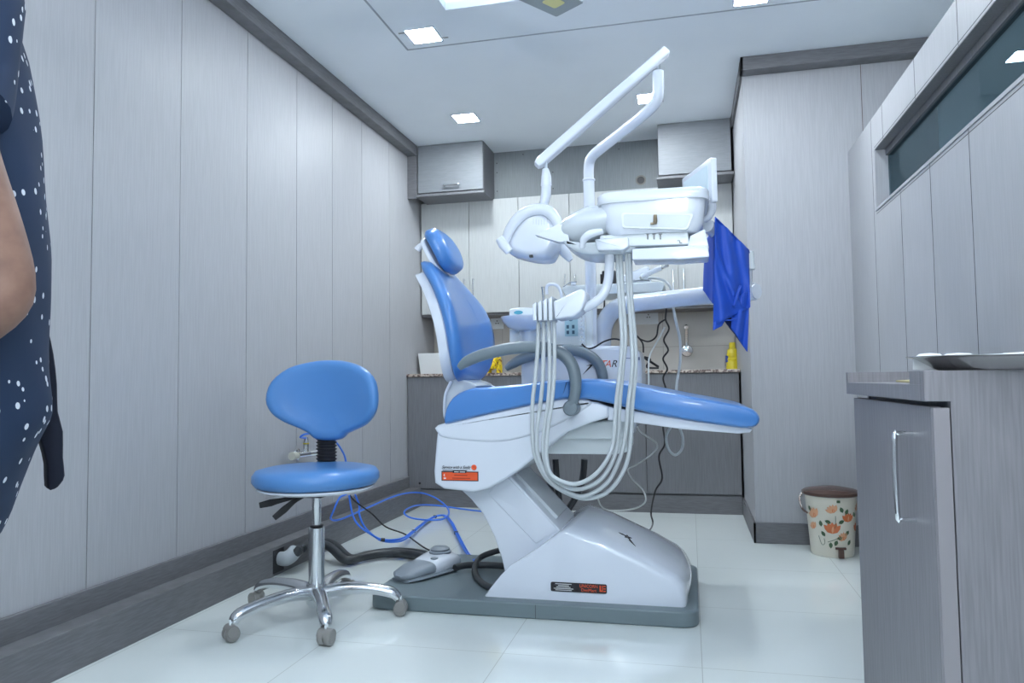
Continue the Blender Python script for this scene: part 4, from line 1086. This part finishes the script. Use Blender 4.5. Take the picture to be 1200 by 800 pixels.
# seat
rx = .215
obj('seat_pan', M().lathe([(0, .456), (.10, .456), (.200, .466), (.214, .474), (.213, .480), (0, .480)], (SX, SY, 0), 40), WHITE, sr, sm=50)
obj('seat', M().lathe([(0, .478), (.19, .478), (.220, .486), (.232, .503), (.231, .523), (.219, .540), (.18, .549), (.10, .550), (.0, .547)], (SX, SY, 0), 48), STOOLB, sr, sm=60)
obj('mechanism', M().box(SX-.045, SX+.045, SY-.05, SY+.06, .440, .458), BLACK, sr, bevel=.004)
for (a, bb) in (((330, 586), (304, 592)), ((345, 587), (321, 607))):
    v0, v1 = P(*a, Y=2.5), P(*bb, Y=2.45)
    obj('lever', M().tube([(SX-.03, SY-.02, .448), v0, v0.lerp(v1, .5), v1], [.004, .006, .009, .007], 10, flat=1.5), BLACK, sr)
# back support
bY = SY+.17
kq0, kq1 = P(381, 545, Y=bY), P(381, 505, Y=bY)
c = M(); prof = []
zz = .50
prof = [(.038, .0)]
nb = 12
for i in range(nb):
    z_ = .0+(kq1.z-.012-.50)*i/nb; h_ = (kq1.z-.012-.50)/nb
    prof += [(.038, z_+h_*.15), (.044, z_+h_*.35), (.044, z_+h_*.6), (.037, z_+h_*.8)]
obj('back_post', M().lathe(prof, (kq0.x, bY+.012, .50), 20, sy=.6), BLACK, sr, sm=20)
obj('back_bracket', M().tube([(SX, SY+.03, .450), (SX+.01, bY-.02, .455), (kq0.x, bY+.02, .50)], .018, 10, flat=.6), BLACK, sr)
hb_ = [(317, 467), (322, 447), (338, 431), (360, 424), (381, 422), (404, 424), (427, 432), (442, 446), (446, 467), (442, 483), (430, 496), (412, 504), (403, 508), (396, 514), (381, 516), (366, 514), (358, 507), (348, 501), (334, 494), (322, 483)]
bp2 = smooth_poly([(v.x, v.z) for v in [P(a, bb, Y=bY) for a, bb in hb_]], 3)
cxb = sum(v.x for v in bp2)/len(bp2); czb = sum(v.y for v in bp2)/len(bp2)
rs = []
for (h, s_) in ((.030, .55), (.028, .85), (.018, .97), (.0, 1.0), (-.018, .985), (-.030, .94), (-.034, .86), (-.030, .72), (-.022, .5), (-.018, .25)):
    rs.append([Vector((cxb+(v.x-cxb)*s_*.985+.022, bY+h-.055*((v.x-cxb)*s_/.22)**2, czb+(v.y-czb)*s_)) for v in bp2])
obj('backrest', M().rings(rs), STOOLB, sr, sm=70)

# ================================================================== PEDAL BIN
bc = Vector((.655, 3.93, 0)); Rb = .125
pb_ = root('pedal_bin', bc, 'cream pedal bin with orange flowers and a brown lid beside the pier', 'bin')
q = P(970, 655, Z=0)
bk_ = obj('bucket', M().lathe([(0, 0), (.094, 0), (.098, .01), (.118, .285), (.122, .29), (.118, .292), (0, .292)], bc, 40), CREAM, pb_, sm=50)
obj('lid', M().lathe([(.125, .286), (.132, .290), (.132, .302), (.12, .310), (.06, .322), (0, .325)], bc, 40), BROWN, pb_, sm=50)
hpts = [bc+Vector((-.132, .0, .29)), bc+Vector((-.146, -.02, .265)), bc+Vector((-.140, -.06, .225)), bc+Vector((-.118, -.075, .205))]
obj('carry_handle', M().tube(hpts, .0045, 8), BROWN, pb_)


def onb(ang, z, r_=.0012):      # point on the bucket wall; ang from -Y direction
    rr = .098+(.118-.098)*(z-.01)/.275+r_
    return bc+Vector((math.sin(ang)*rr, -math.cos(ang)*rr, z))


def petal(ang, z, rot, ln, wd, k_=6):
    pts = [(0, 0), (wd*.5, ln*.35), (wd*.42, ln*.7), (0, ln), (-wd*.42, ln*.7), (-wd*.5, ln*.35)]
    o = []
    for a, bb in pts:
        x = a*math.cos(rot)-bb*math.sin(rot); y = a*math.sin(rot)+bb*math.cos(rot)
        o.append((ang+x/.11, z+y))
    return o


def decal(shapes, nm, m_):
    c = M()
    for sh_ in shapes: c.add([onb(a, z) for a, z in sh_], [tuple(range(len(sh_)))])
    return obj(nm, c, m_, bk_, sm=80)


# camera sees the bucket from direction of azimuth about -9 degrees
og, pg, lg2 = [], [], []
for (ang, z, s_, arr) in ((-.14, .115, 1.25, 0), (-.05, .215, .9, 1), (-.85, .185, 1.1, 1), (.55, .17, 1.0, 0), (.38, .085, .9, 1), (-.95, .13, .8, 1), (1.2, .12, 1., 0), (1.3, .22, .9, 1)):
    for i, rt_ in enumerate((-.75, -.35, 0, .35, .75)):
        (og if arr == 0 else pg).append(petal(ang, z, rt_+(.0 if arr == 0 else .5), .045*s_, .020*s_))
    if arr: og.append(petal(ang, z, .3, .022*s_, .014*s_))
    else: pg.append(petal(ang, z, -.1, .030*s_, .008*s_))
for (ang, z, rt_) in ((-.18, .165, 1.2), (.12, .165, -1.1), (-.60, .145, .1), (-.45, .10, .6), (-.22, .075, 3.1), (.06, .085, 2.7), (.30, .215, .4), (.42, .205, -.4), (.60, .13, 2.5), (.70, .085, 2.6), (.3, .10, 1.9), (1.0, .19, .6), (-1.1, .21, .4)):
    lg2.append(petal(ang, z, rt_, .030, .018))
decal(og, 'orange_flowers', PETAL); decal(pg, 'peach_flowers', PETAL2); decal(lg2, 'green_leaves', LEAF)
c = M(); c.tube([onb(-.35, .075), onb(-.1, .085), onb(.1, .095), onb(.22, .10)], .0012, 6); c.tube([onb(-.75, .10), onb(-.62, .06), onb(-.48, .068), onb(-.50, .09)], .001, 6)
c.tube([onb(0, .20), onb(-.0, .16), onb(-.04, .14)], .0012, 6)
obj('stems', c, LEAF, bk_)
pp = onb(.20, .028)
pd = obj('pedal', M().box(pp.x-.012, pp.x+.012, pp.y-.022, pp.y+.01, .004, .044), BROWN, pb_, bevel=.002)
obj('pedal_surround', M().box(pp.x-.024, pp.x+.024, pp.y-.010, pp.y+.012, .042, .052), BROWN, pd, bevel=.001)
lp = onb(.12, .268); obj('latch', M().box(lp.x-.008, lp.x+.008, lp.y-.004, lp.y+.006, .262, .274), LEAF, pb_, bevel=.002)

# ================================================================== RIGHT-HAND CABINET
K = .42
k0y, k1y = 1.500, 2.185
zs0, zs1 = .812, .843
sc_ = root('side_cabinet', (K+.2, (k0y+k1y)/2, 0), 'grey laminate side cabinet with a bar handle at the right edge of the room', 'cabinet')
xa = K+.004
obj('side_panel', M().prism([(xa+.035, 0), (XR-.01, 0), (XR-.01, .868), (K-.004, .868), (K-.004, zs0), (xa+.035, zs0)], k0y, k0y+.021), CABM, sc_, bevel=.001)
obj('end_panel', M().box(xa+.042, XR-.01, k1y-.02, k1y, 0, zs0), CABM, sc_)
obj('inner_body', M().box(xa+.045, XR-.01, k0y+.022, k1y-.02, .06, zs0-.002), DARK, sc_)
obj('plinth', M().box(xa+.06, XR-.01, k0y+.022, k1y-.02, 0, .06), DARK, sc_)
dr = obj('door', M().box(xa+.006, xa+.024, k0y+.018, k1y-.008, .02, zs0-.010), CABM, sc_, bevel=.0015)
obj('door_edge', M().box(xa+.006, xa+.033, k0y+.001, k0y+.017, .0, zs0-.012), mat('edge_band', (.27, .255, .27), .5), sc_, bevel=.0008)
hz0, hz1 = .632, .745
h0 = P(1070, 508, X=K+.01); h1 = P(1070, 606, X=K+.01)
bar_handle(dr, (xa+.006, h0.y+.0, h1.z), (xa+.006, h0.y, h0.z), (-.034, 0, 0), .005)
tp_ = obj('top', M().box(K-.004, XR-.01, k0y+.0215, k1y+.008, zs0, zs1), CABM, sc_, bevel=.001)
obj('end_lip', M().box(K-.004, XR-.01, k1y-.012, k1y+.008, zs1, .870), CABM, tp_)
obj('near_lip', M().box(K-.004, XR-.01, k0y+.0215, k0y+.09, zs1, .868), CABM, tp_)

# papers on the low top
e0 = Vector((K+.07, 2.0, zs1))
tag(obj('envelope', M().rings([[v for v in (Vector((K+.05, 1.78, zs1+.001)), Vector((K+.24, 1.74, zs1+.001)), Vector((K+.30, 2.02, zs1+.001)), Vector((K+.09, 2.07, zs1+.001)))],
                               [v for v in (Vector((K+.05, 1.78, zs1+.004)), Vector((K+.24, 1.74, zs1+.012)), Vector((K+.30, 2.02, zs1+.012)), Vector((K+.09, 2.07, zs1+.005)))]]), ENV), 'thin yellowish envelope lying on the side cabinet top', 'envelope')

# steel tray on the raised end
tr_ = root('steel_tray', (.612, 1.56, .868), 'shallow oval stainless steel tray on the raised end of the side cabinet', 'tray')
tcx, tcy = .612, 1.575
c = M()
c.lathe([(0, .0), (.72, .0), (.80, .004), (.93, .022), (.955, .0245), (1.0, .0255), (1.0, .027), (.95, .027), (.92, .0245), (.79, .006), (0, .002)], (tcx, tcy, .8685), 48, sx=.202, sy=.14)
obj('pan', c, STEEL, tr_, sm=50)
for (dx_, dy_, s_) in ((-.20, .02, .03), (-.13, .05, .035), (.02, .07, .06)):  # white lumps standing in for spots of shine on the steel
    c = M(); c.lathe([(0, .0), (s_, .0), (s_*.95, .022), (s_*.6, .030), (0, .0315)], (tcx+dx_*.8, tcy+dy_*.6, .871), 20, sy=.7)
    tag(obj('shine_spot', c, PAPER, sm=60), {(-.20): 'small modelled highlight at the left tip of the steel tray', (-.13): 'small modelled highlight just inside the left end of the steel tray', .02: 'wide modelled highlight in the middle of the steel tray'}[dx_], 'highlight', 'modelled highlights on the steel tray')

# ================================================================== PERSON at the left edge
pe = root('person', (-1.05, .865, 0), 'person in a navy shirt with white flecks, seen partly, elbow bent', 'person')


import bmesh


def skinned(nm, verts, edges, m_, par, sub=2):
    off = wloc(par)
    me = bpy.data.meshes.new(nm); bm = bmesh.new(); lay = bm.verts.layers.skin.verify()
    bv = []
    for (p, rr) in verts:
        v = bm.verts.new(Vector(p)-off); v[lay].radius = rr if isinstance(rr, tuple) else (rr, rr); bv.append(v)
    bv[0][lay].use_root = True
    for a, bb in edges: bm.edges.new((bv[a], bv[bb]))
    bm.to_mesh(me); bm.free(); me.materials.append(m_)
    o = bpy.data.objects.new(nm, me); link(o); o.parent = par
    s_ = o.modifiers.new('skin', 'SKIN'); s_.use_smooth_shade = True
    q_ = o.modifiers.new('sub', 'SUBSURF'); q_.levels = sub; q_.render_levels = sub
    return o


# the person stands in profile to the view, facing the left wall; local x points to the person's back
base = Vector((-1.05, .865, 0)); ex = Vector((.637, .771, 0)); ey = Vector((-.771, .637, 0))


def W(x, y, z): return base+ex*x+ey*y+Vector((0, 0, z))


def on_plane(px_, py_, ly):
    """point seen at a pixel, at local depth ly of the person"""
    d_ = P(px_, py_, Y=1.0)-Vector((0, 0, CAMZ)); o_ = Vector((0, 0, CAMZ))
    return o_+d_*((ly+base.dot(ey)-o_.dot(ey))/d_.dot(ey))


px0 = 0; py0 = 0
elb = on_plane(16, 350, -.17)
el = Vector(((elb-base).dot(ex), (elb-base).dot(ey), elb.z))
V = [((0, 0, .92), (.10, .12)), ((0, 0, 1.07), (.09, .10)), ((-.01, 0, 1.25), (.085, .11)), ((-.01, 0, 1.38), (.065, .10)), ((-.01, 0, 1.49), .055), ((-.02, 0, 1.56), .06), ((-.03, 0, 1.65), (.09, .075)), ((-.02, 0, 1.73), (.07, .065)),
     ((0, -.14, 1.385), .045), ((el.x-.07, -.175, 1.19), .048), (tuple(el), .042), ((el.x-.10, -.18, el.z-.07), .042), ((el.x-.24, -.16, el.z-.10), .028),
     ((-.05, .09, 1.37), .045), ((-.16, .11, 1.22), .038), ((-.20, .11, 1.08), .034), ((-.32, .12, .98), .028),
     ((-.05, -.07, .84), .070), ((-.06, -.07, .47), .055), ((-.03, -.08, .10), .040), ((-.15, -.10, .045), .035),
     ((-.05, .07, .84), .070), ((-.06, .07, .47), .055), ((-.03, .08, .10), .040), ((-.15, .10, .045), .035)]
Ed = [(0, 1), (1, 2), (2, 3), (3, 4), (4, 5), (5, 6), (6, 7), (3, 8), (8, 9), (9, 10), (10, 11), (11, 12), (3, 13), (13, 14), (14, 15), (15, 16), (0, 17), (17, 18), (18, 19), (19, 20), (0, 21), (21, 22), (22, 23), (23, 24)]
# hands: palm and fingers
for wi, sgn in ((12, -1), (16, 1)):
    wv = Vector(V[wi][0]); pa = len(V)
    V.append((tuple(wv+Vector((-.06, 0, -.005))), (.022, .030))); Ed.append((wi, pa))
    for q_, (oy, ln) in enumerate(((-.030, .07), (-.010, .08), (.010, .075), (.028, .06))):
        b0_ = len(V); V.append((tuple(wv+Vector((-.095, oy, -.01))), .0095)); V.append((tuple(wv+Vector((-.095-ln*.5, oy, -.02))), .0085)); V.append((tuple(wv+Vector((-.095-ln*.85, oy, -.045))), .0075))
        Ed += [(pa, b0_), (b0_, b0_+1), (b0_+1, b0_+2)]
    b0_ = len(V); V.append((tuple(wv+Vector((-.05, -.035*sgn*-1, .0))), .010)); V.append((tuple(wv+Vector((-.095, -.055*sgn*-1, -.01))), .009)); Ed += [(pa, b0_), (b0_, b0_+1)]
V = [(tuple(W(*v_[0])), v_[1]) for v_ in V]
bod = skinned('body', V, Ed, SKIN, pe)
# face details and hair (outside the view but part of the figure)
hz_ = 1.655
mt = Matrix((ex, ey, Vector((0, 0, 1)))).transposed()
c = M(); c.lathe([(0, -.11), (.07, -.09), (.094, -.02), (.098, .05), (.07, .095), (0, .112)], W(-.008, 0, hz_+.02), 20, sx=.95, sy=.86, mtx=mt)
obj('hair', c, HAIR, pe, sm=60)
obj('nose', M().tube([W(-.098, 0, hz_+.01), W(-.118, 0, hz_-.02)], [.010, .014], 10), SKIN, bod)
for s_ in (-1, 1): obj('eye', M().lathe([(0, -.01), (.009, -.004), (.009, .004), (0, .01)], W(-.098, s_*.028, hz_+.012), 12), INKW, bod)
obj('mouth', M().tube([W(-.092, -.020, hz_-.045), W(-.100, 0, hz_-.045), W(-.092, .020, hz_-.045)], .006, 8), PETAL, bod)
# trousers and shoes
obj('trousers', M().tube([W(-.05, -.065, .88), W(-.06, -.07, .50), W(-.03, -.08, .10)], [.085, .075, .06], 20).tube([W(-.05, .065, .88), W(-.06, .07, .50), W(-.03, .08, .10)], [.085, .075, .06], 20), TROUS, pe, sm=60)
for s_ in (-1, 1): obj('shoe', M().tube([W(.06, s_*.10, .045), W(-.04, s_*.10, .05), W(-.15, s_*.10, .04), W(-.20, s_*.10, .032)], [.035, .045, .04, .028], 14), BLACK, pe, sm=60)
# shirt: elliptical sections whose back touches the line of sight of the silhouette
sil = [(14, -25), (22, 0), (27, 60), (36, 100), (46, 150), (51, 200), (54, 240), (60, 285), (60, 325), (56, 370), (53, 410), (58, 450), (64, 484), (55, 500), (38, 530), (26, 560), (12, 595), (-4, 625)]
rs = []
NS = 48
for idx, (sx_, sy_) in enumerate(sil):
    v = on_plane(sx_, sy_, 0)
    a_r = .125 if sy_ < 250 else .125+.0001*(sy_-250); b_r = .175 if sy_ < 400 else .165
    dd = Vector((v.x, v.y, 0)).normalized(); nn = Vector((dd.y, -dd.x, 0))
    sup = math.sqrt((a_r*nn.dot(ex))**2+(b_r*nn.dot(ey))**2)
    sh_ = (-sup-base.dot(nn))/ex.dot(nn)
    ring = []
    for k_ in range(NS):
        a = 2*PI*k_/NS
        wr = 1+.02*math.sin(6*a+idx*.9)+.012*math.sin(11*a-idx*1.7)
        ring.append(W(sh_+a_r*math.cos(a)*wr, b_r*math.sin(a)*wr, v.z))
    rs.append((sh_, ring))
zt_s = rs[0][1][0].z; sh0 = rs[0][0]
top_r = []
for f_, z_ in ((.36, 1.50), (.50, 1.49), (.80, 1.465), (.97, 1.435)):
    top_r.append([W(sh0*f_+.115*f_*math.cos(2*PI*k_/NS), .175*f_*math.sin(2*PI*k_/NS), z_) for k_ in range(NS)])
shp = top_r+[r_[1] for r_ in rs if r_[1][0].z < 1.43]
shirt = obj('shirt', M().rings(shp, cap=False), SHIRT, pe, sm=80, solid=.003)
q_ = shirt.modifiers.new('sub', 'SUBSURF'); q_.levels = 1; q_.render_levels = 1
for s_ in (-1, 1):
    a0_ = W(-.0 if s_ < 0 else -.06, s_*.10, 1.38); tgt = Vector(V[9][0] if s_ < 0 else V[14][0])
    obj('sleeve', M().tube([W(0, -.06, 1.40), W(0, -.13, 1.39), a0_.lerp(tgt, .55)+ey*-.01, tgt+Vector((0, 0, .03))] if s_ < 0 else [a0_, a0_.lerp(tgt, .5), tgt+Vector((0, 0, .02))], [.050, .078, .070, .064] if s_ < 0 else [.062, .062, .058], 20), SHIRT, shirt, sm=60)
# dark tail of cloth hanging behind
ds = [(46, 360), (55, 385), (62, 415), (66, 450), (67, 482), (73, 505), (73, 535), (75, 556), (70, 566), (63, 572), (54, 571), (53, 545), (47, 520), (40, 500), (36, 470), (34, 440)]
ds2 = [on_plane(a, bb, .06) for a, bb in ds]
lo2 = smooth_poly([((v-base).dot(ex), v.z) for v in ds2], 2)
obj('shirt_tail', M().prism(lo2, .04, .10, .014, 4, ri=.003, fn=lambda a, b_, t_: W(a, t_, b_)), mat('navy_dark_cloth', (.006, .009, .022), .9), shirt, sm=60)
